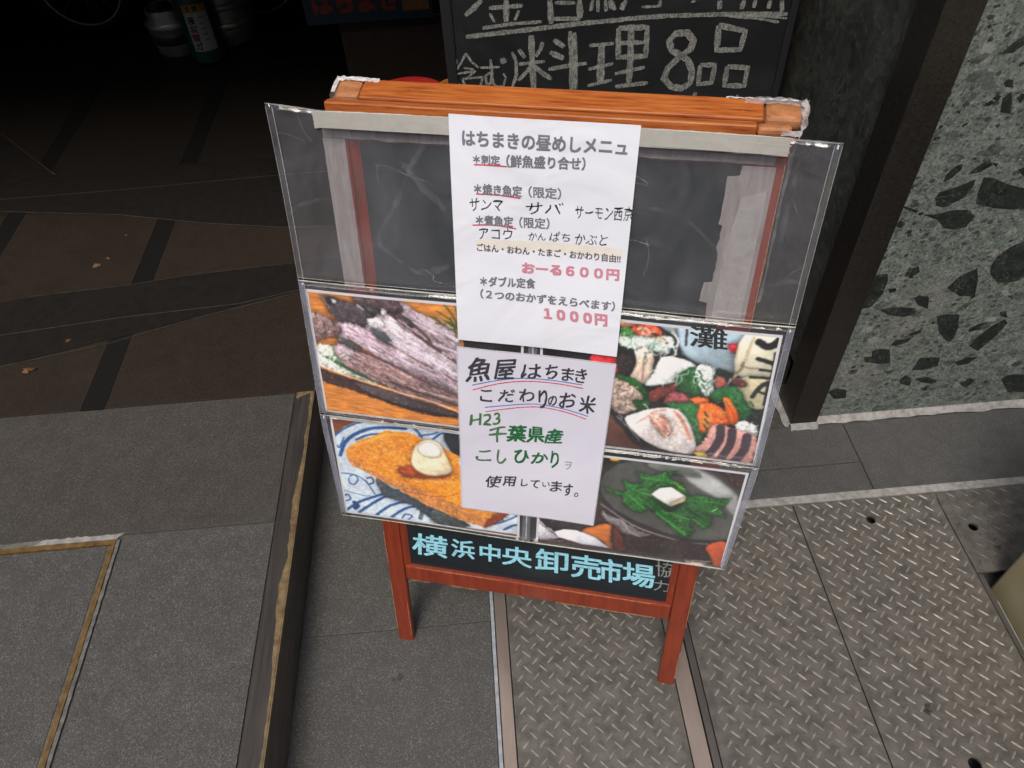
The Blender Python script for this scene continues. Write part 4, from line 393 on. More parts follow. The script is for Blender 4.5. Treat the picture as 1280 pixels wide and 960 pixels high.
'bowl':[('p',[(238.7,566.9),(564.6,617.8),(627.3,284.6),(240.1,190.6)],(58,40,38),0.2,'n',0.6),('p',[(353.6,564.4),(369.4,563.5),(369.2,530.0),(356.4,522.4)],(24,22,28),0.1,'n',1.0),('p',[(368.3,563.3),(410.2,558.0),(408.4,542.0),(369.1,531.8)],(226,178,26),0.08,'n',1.0),('p',[(408.8,559.5),(463.3,554.7),(464.4,546.2),(408.4,542.0)],(206,74,36),0.1,'n',1.0),('s',[(378.2,551.0),(384.5,537.9)],2.7,(50,36,30)),('s',[(376.1,543.6),(391.6,547.9)],2.2,(50,36,30)),('s',[(396.3,554.0),(400.1,540.6)],2.5,(50,36,30)),('s',[(393.2,544.7),(406.1,546.8)],1.9,(50,36,30)),('s',[(387.1,554.2),(389.6,540.6)],1.9,(50,36,30)),('p',[(362.9,424.6),(388.8,417.6),(424.6,396.2),(441.9,391.5),(414.8,379.6),(378.6,403.3)],(112,106,108),0.25,'n',1.2),('s',[(365.4,429.1),(374.9,414.8),(394.7,414.7),(407.9,392.8),(425.7,384.0)],2.7,(150,146,150)),('p',[(351.1,477.0),(354.7,507.5),(369.5,526.5),(389.7,538.8),(420.3,547.5),(451.0,550.9),(482.4,545.7),(514.8,533.7),(555.5,503.2),(563.6,486.2),(567.6,401.2),(539.4,390.3),(498.5,386.6),(455.7,394.3),(412.0,410.0),(376.5,431.2),(358.3,451.4)],(46,44,46),0.08,'n',1.2),('p',[(357.7,482.0),(362.8,507.1),(380.1,526.5),(405.5,538.6),(441.3,545.7),(472.4,544.0),(510.1,531.1),(552.7,497.2),(563.4,410.4),(538.2,398.3),(497.5,393.9),(457.7,400.9),(417.1,415.9),(381.8,436.2),(363.3,460.1)],(80,82,78),0.06,'n',1.6),('p',[(457.2,542.5),(477.9,541.4),(513.3,526.3),(553.3,493.6),(558.5,447.2),(528.3,479.6),(482.3,508.1)],(160,162,162),0.06,'n',12.0),('p',[(426.4,539.7),(467.6,541.4),(496.1,521.5),(454.5,521.4),(425.1,527.0)],(104,108,102),0.06,'n',6.0),('s',[(379.9,529.3),(420.6,544.7),(461.6,548.1),(498.6,539.7),(526.3,525.0),(555.8,501.4)],1.6,(60,58,60)),('s',[(361.6,444.2),(412.3,406.8),(458.8,391.6),(498.7,385.0),(542.1,390.9),(565.0,400.6)],2.7,(132,130,130)),('p',[(360.5,481.7),(370.4,476.7),(395.4,472.9),(389.3,495.9),(404.3,494.1),(415.9,499.2),(407.7,516.0),(426.5,512.8),(434.0,517.0),(446.7,520.7),(463.9,525.9),(455.6,512.1),(475.6,499.6),(485.7,482.8),(500.9,487.5),(522.5,483.0),(544.7,487.9),(534.4,465.6),(543.3,448.0),(524.9,450.2),(523.4,424.4),(512.1,418.1),(491.7,437.9),(502.0,412.0),(492.1,392.8),(473.8,406.2),(454.9,425.8),(433.9,442.3),(420.8,435.0),(397.6,447.1),(390.5,465.2),(373.7,469.7)],(34,92,38),0.5,'n',1.2),('s',[(395.3,473.7),(425.4,444.6)],1.9,(86,150,80)),('s',[(413.8,506.9),(445.9,505.3)],2.2,(70,140,60)),('s',[(487.2,471.8),(528.9,475.9)],1.9,(64,130,58)),('s',[(493.3,465.3),(529.7,453.1)],1.9,(58,124,54)),('s',[(442.3,440.0),(491.0,401.6)],3.3,(60,140,60)),('s',[(458.4,443.1),(492.2,434.0)],1.9,(90,150,80)),('s',[(405.0,486.8),(429.9,480.1)],2.2,(60,130,54)),('s',[(494.3,438.4),(515.5,422.8)],2.2,(80,140,60)),('s',[(461.8,504.5),(476.5,492.4)],2.2,(120,150,60)),('s',[(424.6,452.2),(442.3,440.0)],2.7,(20,50,24)),('s',[(483.9,455.8),(507.5,441.0)],2.7,(18,52,24)),('s',[(441.1,500.7),(431.4,491.6)],2.2,(16,44,20)),('s',[(373.1,477.2),(395.8,468.0)],1.9,(40,110,44)),('p',[(430.7,472.6),(444.1,461.7),(463.0,449.9),(480.1,464.7),(463.7,444.2),(446.0,456.3)],(30,50,34),0.1,'n',1.2),('p',[(431.8,475.5),(442.8,489.9),(459.0,495.1),(482.3,480.0),(480.3,467.4),(462.5,454.8),(446.4,464.9)],(226,226,222),0.04,'n',0.8),('p',[(462.5,454.8),(462.8,463.4),(481.9,479.1),(482.1,469.3)],(196,176,146),0.04,'n',1.2),('p',[(262.8,409.2),(303.5,413.0),(355.5,406.9),(384.8,396.4),(386.1,380.0),(351.8,372.9),(287.1,376.6),(263.4,371.8)],(48,38,42),0.2,'n',1.2),('p',[(350.6,393.6),(381.5,401.9),(389.8,350.1),(379.6,349.6),(367.0,363.3),(336.9,378.3)],(192,112,48),0.15,'h',1.0),('p',[(382.9,402.2),(403.0,383.4),(526.6,384.3),(552.2,325.6),(447.6,337.3),(388.4,349.8)],(46,34,34),0.15,'n',1.6),('p',[(384.5,400.4),(397.4,382.3),(405.8,350.0),(388.3,350.6)],(86,42,34),0.2,'n',1.6),('p',[(524.0,382.9),(553.2,398.1),(552.9,330.1),(542.4,334.3),(536.2,356.8)],(172,82,46),0.1,'n',1.6),('p',[(257.0,404.0),(278.0,383.2),(305.4,359.0),(257.7,353.5)],(190,188,198),0.15,'n',1.2),('s',[(266.1,389.2),(302.5,358.4)],1.4,(70,62,70)),('p',[(293.1,371.5),(307.6,379.9),(328.0,381.5),(357.8,370.7),(382.6,349.4),(338.4,350.4),(299.4,360.0)],(218,218,230),0.04,'n',1.2),('s',[(508.4,452.6),(514.6,444.7)],1.6,(20,58,28)),('s',[(426.1,475.6),(433.6,471.2)],2.0,(88,158,84)),('s',[(462.6,451.7),(470.3,448.1)],1.9,(20,58,28)),('s',[(452.1,444.7),(459.0,438.4)],2.3,(60,130,60)),('s',[(476.1,438.7),(480.8,428.8)],1.2,(60,130,60)),('s',[(410.1,483.5),(417.9,486.5)],2.3,(16,46,22)),('s',[(518.2,418.5),(526.2,417.3)],1.3,(60,130,60)),('s',[(492.9,439.4),(500.8,437.0)],1.9,(16,46,22)),('s',[(522.3,456.8),(528.4,463.2)],2.4,(130,190,120)),('s',[(411.4,477.8),(419.1,480.9)],1.6,(60,130,60)),('s',[(515.3,453.3),(522.2,446.6)],1.2,(16,46,22))],
}
TEXT1=[('はちまきの昼めしメニュ', (0.173, 0.9917), (0.3543, 0.9911), (0.1729, 0.9755), 'grey', 3), ('＊刺定', (0.1843, 0.9658), (0.2148, 0.9661), (0.1848, 0.9554), 'grey', 3), ('（鮮魚盛り合せ）', (0.2228, 0.9678), (0.3102, 0.9696), (0.2227, 0.9537), 'grey', 3), ('＊焼き魚定', (0.1848, 0.9324), (0.2401, 0.9326), (0.1844, 0.9194), 'grey', 3), ('（限定）', (0.2477, 0.9332), (0.2846, 0.933), (0.2479, 0.9199), 'grey', 2), ('サンマ', (0.1779, 0.914), (0.2177, 0.9155), (0.1778, 0.8987), 'ink', 1), ('サバ', (0.2443, 0.9138), (0.2866, 0.9158), (0.245, 0.8993), 'ink', 1), ('サーモン西京', (0.3013, 0.914), (0.3662, 0.9165), (0.3021, 0.8971), 'ink', 1), ('＊煮魚定', (0.1856, 0.8937), (0.2295, 0.8944), (0.1852, 0.8809), 'grey', 3), ('（限定）', (0.2372, 0.895), (0.2723, 0.8957), (0.2372, 0.8812), 'grey', 2), ('アコウ', (0.1877, 0.8777), (0.2284, 0.8792), (0.1885, 0.8632), 'ink', 1), ('かん', (0.2479, 0.8762), (0.268, 0.8768), (0.2484, 0.8662), 'ink', 1), ('ぱち', (0.2731, 0.8788), (0.2968, 0.8788), (0.2735, 0.867), 'ink', 1), ('かぶと', (0.3029, 0.8787), (0.3404, 0.8797), (0.3035, 0.8652), 'ink', 1), ('ごはん・おわん・たまご・おかわり自由!!', (0.1849, 0.8569), (0.3573, 0.8562), (0.1854, 0.8468), 'dark', 2), ('おーる６００円', (0.2406, 0.8355), (0.3571, 0.8369), (0.2411, 0.8214), 'pink', 5), ('＊ダブル定食', (0.1879, 0.8128), (0.2565, 0.8153), (0.1882, 0.7991), 'grey', 3), ('（２つのおかずをえらべます）', (0.1881, 0.7949), (0.3561, 0.7936), (0.1877, 0.7816), 'grey', 3), ('１０００円', (0.2684, 0.7747), (0.3469, 0.7738), (0.2697, 0.759), 'pink', 6)]
TEXT2=[('魚', (0.1671, 0.6872), (0.1999, 0.6914), (0.1656, 0.6499), 'felt', 2), ('屋', (0.2038, 0.6897), (0.2323, 0.6917), (0.2033, 0.6584), 'felt', 2), ('は', (0.2413, 0.6868), (0.267, 0.6886), (0.2414, 0.664), 'felt', 2), ('ち', (0.2721, 0.6893), (0.2885, 0.6904), (0.2726, 0.6676), 'felt', 2), ('ま', (0.2942, 0.6875), (0.3101, 0.6887), (0.295, 0.6662), 'felt', 2), ('き', (0.3126, 0.6884), (0.3264, 0.6886), (0.3137, 0.6664), 'felt', 2), ('こ', (0.1827, 0.6376), (0.2002, 0.639), (0.1821, 0.617), 'felt', 2), ('だ', (0.2096, 0.6413), (0.231, 0.643), (0.2094, 0.6202), 'felt', 2), ('わ', (0.2376, 0.6452), (0.2586, 0.6468), (0.2376, 0.6229), 'felt', 2), ('り', (0.2639, 0.6473), (0.2756, 0.6482), (0.2644, 0.6152), 'felt', 2), ('の', (0.2772, 0.6378), (0.2889, 0.6387), (0.2776, 0.6215), 'felt', 2), ('お', (0.2926, 0.6464), (0.3145, 0.6481), (0.2935, 0.6211), 'felt', 2), ('米', (0.3198, 0.6454), (0.3417, 0.6444), (0.3212, 0.6171), 'felt', 2), ('H23', (0.1675, 0.5923), (0.211, 0.5998), (0.1667, 0.5711), 'green2', 2), ('千', (0.1934, 0.5711), (0.2198, 0.5768), (0.1927, 0.5423), 'green2', 2), ('葉', (0.2212, 0.5789), (0.2473, 0.5812), (0.221, 0.5485), 'green', 3), ('県', (0.2501, 0.5798), (0.2732, 0.5819), (0.2503, 0.5513), 'green', 3), ('産', (0.2746, 0.5784), (0.2989, 0.5806), (0.2752, 0.5536), 'green', 3), ('こ', (0.1745, 0.5246), (0.1967, 0.5268), (0.1739, 0.5052), 'green2', 2), ('し', (0.2053, 0.5315), (0.2195, 0.5338), (0.2049, 0.5045), 'green2', 2), ('ひ', (0.2308, 0.5338), (0.2519, 0.5359), (0.2308, 0.5084), 'green', 3), ('か', (0.2561, 0.5325), (0.2798, 0.5348), (0.2564, 0.5129), 'green', 3), ('り', (0.2838, 0.5389), (0.2948, 0.5407), (0.2847, 0.5087), 'green', 2), ('ヲ', (0.3051, 0.5241), (0.3145, 0.5251), (0.3057, 0.5092), 'grey', 1), ('使', (0.1869, 0.4771), (0.2104, 0.4797), (0.1863, 0.454), 'felt', 2), ('用', (0.2133, 0.4798), (0.2322, 0.4819), (0.2131, 0.4606), 'felt', 2), ('し', (0.2409, 0.4788), (0.251, 0.4799), (0.2409, 0.4646), 'felt', 2), ('て', (0.2553, 0.4795), (0.2683, 0.4809), (0.2555, 0.4639), 'felt', 2), ('い', (0.2726, 0.4786), (0.284, 0.4799), (0.2728, 0.4689), 'felt', 2), ('ま', (0.2854, 0.4829), (0.3024, 0.4847), (0.2859, 0.4626), 'felt', 2), ('す', (0.3039, 0.4812), (0.3187, 0.4818), (0.3048, 0.4583), 'felt', 2), ('。', (0.3211, 0.4667), (0.3273, 0.4674), (0.3214, 0.4585), 'felt', 2)]
TEXT3=[('横', (0.05, 0.2965), (0.1113, 0.2971), (0.0456, 0.2437), 'cyan', 2), ('浜', (0.1181, 0.2958), (0.1578, 0.2962), (0.1158, 0.2514), 'cyan', 2), ('中', (0.1672, 0.295), (0.2014, 0.2954), (0.166, 0.253), 'cyan', 2.6), ('央', (0.2056, 0.2982), (0.2553, 0.2987), (0.2051, 0.251), 'cyan', 2), ('卸', (0.2615, 0.3028), (0.3153, 0.3033), (0.2624, 0.2489), 'cyan', 2), ('売', (0.3207, 0.3021), (0.3697, 0.3026), (0.3232, 0.2458), 'cyan', 2), ('市', (0.3674, 0.3013), (0.4029, 0.3016), (0.371, 0.2463), 'cyan', 2.6), ('場', (0.405, 0.3005), (0.4558, 0.301), (0.4096, 0.246), 'cyan', 2), ('協', (0.4555, 0.3146), (0.485, 0.3148), (0.4595, 0.2781), 'chalk', 1), ('力', (0.4576, 0.2692), (0.4833, 0.2696), (0.4605, 0.2421), 'chalk', 1)]
TEXT4=[('灘', (0.4491, 0.7686), (0.494, 0.7674), (0.453, 0.7392), 'black', 2)]
LINE1=[([(0.1851, 0.9542), (0.2016, 0.9547), (0.2233, 0.9545)], 0.0016, 'red'), ([(0.1864, 0.9197), (0.2132, 0.92), (0.2387, 0.9179)], 0.0016, 'red'), ([(0.1805, 0.88), (0.2064, 0.8824), (0.2332, 0.8795)], 0.0016, 'red')]
HILITE=[(0.1845, 0.8604), (0.2589, 0.8636), (0.3594, 0.8629), (0.3586, 0.853), (0.259, 0.8545), (0.1847, 0.8524)]
LINE2=[([(0.1721, 0.6439), (0.2085, 0.6566), (0.2453, 0.6641), (0.2868, 0.6647), (0.3228, 0.6627)], 0.0016, 'blue'), ([(0.1726, 0.6358), (0.2084, 0.6508), (0.2454, 0.6591), (0.2869, 0.6603), (0.3243, 0.6572)], 0.0016, 'red'), ([(0.1887, 0.6073), (0.2242, 0.6155), (0.2616, 0.6216), (0.2988, 0.6184), (0.3333, 0.6109)], 0.0016, 'blue'), ([(0.1898, 0.5997), (0.2241, 0.6095), (0.2617, 0.6167), (0.299, 0.6138), (0.331, 0.6055)], 0.0016, 'red')]
CHALK=[([(0.0299,0.8274),(0.0153,0.8153),(-0.0038,0.8013)],0.0072),([(0.0762,0.8241),(0.0743,0.7843)],0.0082),([(0.0426,0.8121),(0.1073,0.8119)],0.0053),([(0.0434,0.8027),(0.052,0.7846)],0.0034),([(0.1001,0.8034),(0.0911,0.7858)],0.0043),([(0.0276,0.7755),(0.0853,0.7794),(0.1442,0.7792)],0.0048),([(0.1598,0.8182),(0.1616,0.7739)],0.0082),([(0.2164,0.8142),(0.2186,0.7806)],0.0082),([(0.1694,0.8128),(0.2082,0.81)],0.0048),([(0.1666,0.783),(0.2186,0.7798)],0.0058),([(0.2419,0.8124),(0.2392,0.7926)],0.0053),([(0.2519,0.8117),(0.2533,0.7898)],0.0053),([(0.2663,0.8107),(0.2696,0.7897)],0.0053),([(0.2774,0.8099),(0.2863,0.7911)],0.0053),([(0.2978,0.8031),(0.3024,0.7895)],0.0043),([(-0.0059,0.7613),(0.0564,0.7637),(0.1186,0.766),(0.2118,0.7702),(0.3106,0.772)],0.0063),([(-0.0284,0.7189),(-0.0332,0.7017),(-0.0332,0.6777),(-0.0271,0.6558)],0.0039),([(-0.0087,0.729),(-0.0189,0.7123),(-0.0315,0.6956)],0.0034),([(-0.0087,0.729),(0.0012,0.7108),(0.0147,0.698)],0.0034),([(-0.0156,0.7003),(0.0043,0.6952)],0.0029),([(-0.0304,0.6889),(0.0084,0.6916)],0.0034),([(0.0069,0.6911),(-0.0102,0.6789)],0.0029),([(-0.0206,0.6773),(-0.0154,0.6598),(0.0148,0.6587),(0.0212,0.678),(-0.0206,0.6773)],0.0034),([(0.0176,0.6977),(0.0569,0.6962)],0.0034),([(0.0391,0.7137),(0.0409,0.687),(0.0384,0.666)],0.0039),([(0.0388,0.6871),(0.0275,0.6805),(0.0276,0.6638),(0.0364,0.6625),(0.0399,0.6811),(0.0423,0.6626),(0.0502,0.6552),(0.0621,0.6555),(0.0683,0.6728),(0.0635,0.6822)],0.0034),([(0.0628,0.7143),(0.0669,0.7028)],0.0082),([(0.083,0.7249),(0.0903,0.7069),(0.0904,0.6771),(0.0798,0.6498)],0.0048),([(0.0969,0.729),(0.109,0.7107)],0.0072),([(0.1451,0.7402),(0.1406,0.7263),(0.1303,0.712)],0.0058),([(0.0964,0.6991),(0.149,0.7009)],0.0048),([(0.1225,0.7546),(0.1228,0.7015),(0.1258,0.6374)],0.0082),([(0.1226,0.6956),(0.1105,0.6816),(0.0937,0.6647)],0.0053),([(0.1255,0.6938),(0.1429,0.6775),(0.162,0.663)],0.0063),([(0.1666,0.7429),(0.1882,0.727)],0.0077),([(0.1593,0.7185),(0.1869,0.7039)],0.0082),([(0.1562,0.684),(0.1988,0.6882),(0.2347,0.6905)],0.0058),([(0.1993,0.7573),(0.203,0.7041),(0.2041,0.6343)],0.0068),([(0.2079,0.7539),(0.2118,0.7035),(0.2122,0.6368)],0.0053),([(0.2387,0.7261),(0.2878,0.7267)],0.0053),([(0.2633,0.7251),(0.2639,0.6482)],0.0106),([(0.2374,0.6777),(0.2888,0.6857)],0.0053),([(0.2371,0.6426),(0.2878,0.651)],0.0053),([(0.2744,0.8101),(0.2811,0.7935)],0.0066),([(0.307,0.8078),(0.2973,0.7912)],0.0066),([(0.3736,0.803),(0.3732,0.7934)],0.0045),([(0.3381,0.7931),(0.3762,0.7923)],0.0035),([(0.4383,0.7985),(0.4389,0.7943)],0.0066),([(0.4901,0.7948),(0.4929,0.7778)],0.0071),([(0.5386,0.7914),(0.5364,0.7747)],0.0066),([(0.5615,0.7897),(0.5599,0.7758)],0.006),([(0.5906,0.7877),(0.5903,0.7722)],0.0066),([(0.6139,0.786),(0.6188,0.7645)],0.0071),([(0.3029,0.773),(0.3916,0.7729),(0.511,0.7674),(0.6321,0.7587)],0.006),([(0.5116,0.7636),(0.573,0.7549),(0.6174,0.7441)],0.004),([(0.5413,0.7643),(0.6325,0.7506)],0.003),([(0.2951,0.7563),(0.3525,0.7536),(0.3547,0.696),(0.2982,0.6979),(0.2951,0.7563)],0.0076),([(0.297,0.7268),(0.3531,0.7241)],0.0055),([(0.3206,0.7545),(0.3235,0.696),(0.3237,0.6423)],0.0086),([(0.2932,0.6639),(0.3546,0.6734)],0.0055),([(0.2948,0.6364),(0.364,0.6391)],0.006),([(0.4284,0.6917),(0.407,0.7034),(0.3995,0.7236),(0.4106,0.737),(0.4347,0.7373),(0.4491,0.7199),(0.4453,0.7036),(0.4255,0.6897),(0.4033,0.668),(0.397,0.6462),(0.4143,0.627),(0.4373,0.6209),(0.4549,0.6319),(0.4546,0.6577),(0.4428,0.6807),(0.4284,0.6917)],0.0091),([(0.4958,0.7474),(0.5519,0.7316),(0.5487,0.6948),(0.4999,0.6973),(0.4958,0.7474)],0.0081),([(0.4701,0.6692),(0.5009,0.6662),(0.4998,0.629),(0.4714,0.6274),(0.4701,0.6692)],0.0071),([(0.5276,0.6616),(0.5711,0.655),(0.5715,0.6161),(0.5283,0.6202),(0.5276,0.6616)],0.0076),([(0.4689,0.6111),(0.4635,0.5921)],0.006),([(0.3058,0.6125),(0.3442,0.6111)],0.0035),([(0.3817,0.603),(0.4028,0.6013)],0.004),([(0.5601,0.5978),(0.5622,0.5793)],0.0035),([(0.5431,0.5802),(0.5694,0.5787)],0.003),([(0.5896,0.5839),(0.5882,0.5745)],0.0035),([(0.588,0.584),(0.6082,0.5804)],0.003)]
CLASTS=[[(0.7927,0.6378),(0.7908,0.6518),(0.8015,0.6682),(0.812,0.6719),(0.8146,0.6613),(0.804,0.6447)],[(0.7892,0.6058),(0.7935,0.6177),(0.8158,0.6237),(0.8482,0.6387),(0.8506,0.6246),(0.8427,0.6009),(0.8138,0.5836),(0.7994,0.5883)],[(0.8295,0.6502),(0.8407,0.6647),(0.8561,0.6767),(0.8667,0.6643),(0.8494,0.6524)],[(0.8644,0.6071),(0.861,0.6415),(0.88,0.6378),(0.9112,0.6231),(0.9531,0.6091),(0.9716,0.57),(0.9477,0.5667),(0.9081,0.5738),(0.8705,0.5858)],[(0.7802,0.5723),(0.808,0.5705),(0.8309,0.5769),(0.8606,0.5749),(0.8809,0.5593),(0.8729,0.536),(0.8523,0.5323),(0.8316,0.5378),(0.8131,0.5571)],[(0.8958,0.3879),(0.91,0.4169),(0.9375,0.4339),(0.9524,0.4024),(0.964,0.3587),(0.9318,0.3632)],[(0.9627,0.4363),(0.9657,0.4601),(0.9827,0.4821),(1.0078,0.4935),(1.051,0.4022),(1.0291,0.3892),(0.9968,0.3901),(0.9705,0.4156)],[(0.7293,0.4358),(0.7607,0.4385),(0.7677,0.4218),(0.7689,0.386),(0.7566,0.3557),(0.7331,0.3464),(0.7298,0.3902)],[(0.7958,0.4289),(0.7985,0.4434),(0.817,0.4512),(0.8245,0.4358),(0.813,0.4246)],[(0.8371,0.3682),(0.8467,0.375),(0.8698,0.3646),(0.8779,0.3342),(0.8525,0.3479)],[(0.732,0.5967),(0.7465,0.5912),(0.7695,0.5818),(0.766,0.5767),(0.7398,0.5897)],[(0.762,0.5313),(0.7648,0.539),(0.7737,0.5399),(0.7732,0.5311)],[(0.7371,0.5558),(0.7434,0.5638),(0.7544,0.5563),(0.7515,0.5456),(0.7413,0.5488)],[(0.7748,0.3983),(0.7903,0.3992),(0.7951,0.391),(0.7825,0.3871)],[(0.7993,0.5254),(0.8053,0.5293),(0.8079,0.5223)],[(0.9162,0.6503),(0.9269,0.6571),(0.9385,0.6326)],[(0.8623,0.6705),(0.8762,0.6662),(0.8738,0.6599)],[(0.7415,0.7271),(0.7497,0.7274),(0.7468,0.7219)],[(0.8234,0.6815),(0.8314,0.6826),(0.8321,0.6769)],[(0.907,0.3118),(0.9264,0.3152),(0.9535,0.3094),(0.9585,0.292),(0.9126,0.2972)],[(0.7986,0.3266),(0.8099,0.3417),(0.847,0.3404),(0.8586,0.3254),(0.8348,0.317)],[(0.7913,0.8591),(0.8017,0.8715),(0.8126,0.8823),(0.8203,0.8881),(0.8266,0.8748),(0.8122,0.8602)],[(0.8116,0.7883),(0.8176,0.7936),(0.8259,0.7906),(0.8227,0.7822)],[(0.8185,0.8134),(0.823,0.8187),(0.8332,0.8156),(0.8377,0.8034),(0.8246,0.8059)],[(0.8355,0.7629),(0.829,0.7869),(0.8381,0.7977),(0.8491,0.7765),(0.8546,0.7583)],[(0.8522,0.785),(0.8568,0.7933),(0.8669,0.7897),(0.8623,0.7755)],[(0.7484,0.7789),(0.7518,0.7844),(0.7556,0.7783)],[(0.7608,0.769),(0.7676,0.7729),(0.7693,0.7653)],[(0.8039,0.7802),(0.8129,0.7853),(0.8185,0.779),(0.8095,0.7739)],[(0.7435,0.8521),(0.7479,0.8545),(0.751,0.8502)],[(0.7536,0.9031),(0.7568,0.9078),(0.7622,0.9012),(0.758,0.899)],[(0.9048,0.312),(0.948,0.3128),(0.9645,0.2771),(0.968,0.2417),(0.9607,0.2277),(0.9274,0.264)],[(1.0123,0.2126),(1.0177,0.236),(1.0378,0.2688),(1.0573,0.2866),(1.0694,0.2738),(1.0603,0.237),(1.0397,0.1941)],[(0.9894,0.2627),(1.0041,0.2783),(1.0259,0.2816),(1.0149,0.2627),(0.9964,0.2561)],[(0.7987,0.2225),(0.8139,0.2286),(0.8376,0.2222),(0.8536,0.1769),(0.8302,0.1785),(0.7939,0.1892),(0.7867,0.2056),(0.8041,0.2054)],[(0.777,0.3426),(0.792,0.3464),(0.8164,0.3464),(0.8513,0.3399),(0.8489,0.3238),(0.8127,0.3333),(0.7986,0.3266)],[(0.8924,0.1191),(0.9029,0.1343),(0.9219,0.1187),(0.9259,0.0948),(0.9019,0.1045)],[(0.9325,0.1207),(0.9573,0.121),(0.9864,0.1041),(0.976,0.0953),(0.9447,0.1059)],[(1.1356,0.0923),(1.1462,0.1043),(1.1932,0.1019),(1.2242,0.0364),(1.1741,0.0428)],[(0.835,0.2363),(0.8409,0.2505),(0.8742,0.2526),(0.8697,0.2413),(0.8472,0.2319)],[(0.9988,0.1645),(1.0255,0.1752),(1.0495,0.1761),(1.0343,0.1539),(1.013,0.1513)],[(0.8611,0.2658),(0.8864,0.2773),(0.8887,0.2655),(0.8721,0.2587)],[(0.7378,0.0981),(0.7527,0.1098),(0.7806,0.0995),(0.7865,0.0713),(0.7589,0.0713)],[(1.0436,0.0868),(1.059,0.1051),(1.0765,0.0962),(1.0641,0.0706)],[(1.0371,0.3084),(1.0489,0.3099),(1.0626,0.2888),(1.0445,0.2964)],[(0.9109,0.1495),(0.9151,0.1871),(0.9599,0.1849),(0.9667,0.1556),(0.939,0.1461)],[(0.9524,0.0846),(0.9704,0.0858),(0.9733,0.0717)]]
CREASE=[[(0.129, 0.974), (0.1055, 0.9401), (0.0858, 0.8967), (0.0586, 0.8509), (0.0787, 0.8255), (0.1081, 0.8049)], [(0.0987, 0.9491), (0.1159, 0.9265), (0.1522, 0.8899)], [(0.3817, 0.916), (0.4193, 0.9096), (0.4487, 0.887), (0.4848, 0.8535)], [(-0.0576, 0.8709), (-0.0377, 0.8871), (-0.0049, 0.8978)], [(-0.0459, 0.8823), (-0.0613, 0.8513), (-0.0746, 0.8054)], [(0.3782, 0.8789), (0.4062, 0.8714)], [(0.5319, 0.9821), (0.5307, 0.9296), (0.5318, 0.8827)], [(0.5286, 0.8321), (0.5535, 0.8398), (0.5717, 0.8365)], [(0.1061, 0.8059), (0.1327, 0.8141), (0.1485, 0.8211)]]

# ============================================================ SETTING
g = box('ground', 'street_asphalt', -150, 150, -150, 150, -.10, -.05); tag(g, 'dark street ground running out beyond the paved edge', kind='structure')
HP = .12                                                        # height of the raised entrance floor
pv = box('pavement', 'mortar_dark', -.424, -.053, -2, 1.19, -.05, -.004); tag(pv, 'grey granite pavement strip below the entrance step', kind='structure')
for y0, y1 in ((-1.2, -.25), (-.248, .6462), (.6472, 1.188)):
    box('granite_slab', 'granite_grey', -.422, -.0535, y0, y1, -.0035, 0, pv, .001)
pv2 = box('pavement', 'mortar_dark', -.052, 3.0, .8665, 1.19, -.05, -.004); tag(pv2, 'grey granite paving between the concrete kerb and the green stone wall', kind='structure')
for x0, x1, y0, y1 in ((-.05, .7915, .8685, .9405), (-.05, .7915, .943, 1.0525), (.794, 1.42, .8685, 1.0525), (1.4225, 2.3, .8685, 1.0525)):
    box('granite_slab', 'granite_pave', x0, x1, y0, y1, -.0035, 0, pv2, .001)
k1 = box('kerb_strip', 'mortar', -.05, 3.0, .8485, .8675, -.05, .002, bevel=.002); tag(k1, 'pale concrete kerb strip along the top of the tread plates', kind='structure')
# pale mortar fillet at the foot of the wall, uneven
bm = bmesh.new(); pr = []
def fillet(pts, w0):
    prev = None
    for x, y, nx, ny in pts:
        ww = w0*random.uniform(.75, 1.2)
        a = bm.verts.new((x, y, .012)); b = bm.verts.new((x+nx*ww, y+ny*ww, .0015)); c_ = bm.verts.new((x, y, -.001))
        if prev: bm.faces.new((prev[0], prev[1], b, a)); bm.faces.new((prev[1], prev[2], c_, b))
        prev = (a, b, c_)
fillet([(.735+.03*i, 1.0695, 0, -1) for i in range(60)], .017)
fillet([(.668+.008*i, 1.0545, 0, -1) for i in range(9)], .012)
fillet([(.6685, 1.19-.015*i, -1, 0) for i in range(10)], .013)
bmesh.ops.recalc_face_normals(bm, faces=bm.faces)
tag(finish('mortar_fillet', bm, 'mortar'), 'uneven pale mortar line at the foot of the stone wall', kind='structure')

# raised entrance floor: slabs on a bed, dark inlay strips, worn metal nosing
fl = box('entrance_floor', 'mortar_dark', -4.5, -.4245, -1.5, 6.5, -.05, .1165); tag(fl, 'raised dark granite floor of the shop entrance', kind='structure')
fl2 = box('entrance_floor', 'mortar_dark', -.4245, .70, 1.191, 6.5, -.05, .1165); tag(fl2, 'dark granite floor of the entrance behind the step', kind='structure')
def slab(x0, x1, y0, y1, m='granite_inner', p=fl): box('granite_slab', m, x0+.001, x1-.001, y0+.001, y1-.001, .1168, HP, p, .0008)
X1 = -.4655
slab(-.767, X1, -1.2, -.15, 'granite_grey'); slab(-.767, X1, -.15, .8385, 'granite_grey')
slab(-4.4, X1, .840, 1.182, 'granite_front_shaded')  # darker than the slabs before it: painted dimming towards the entrance
strips = [-.93, -1.40, -1.87, -2.34, -2.81]
for sx in strips:
    box('inlay_strip', 'granite_dark', sx-.026, sx+.026, 1.183, 6.4, .1168, .1198, fl)
edges = [-.4245]+strips+[-3.4]
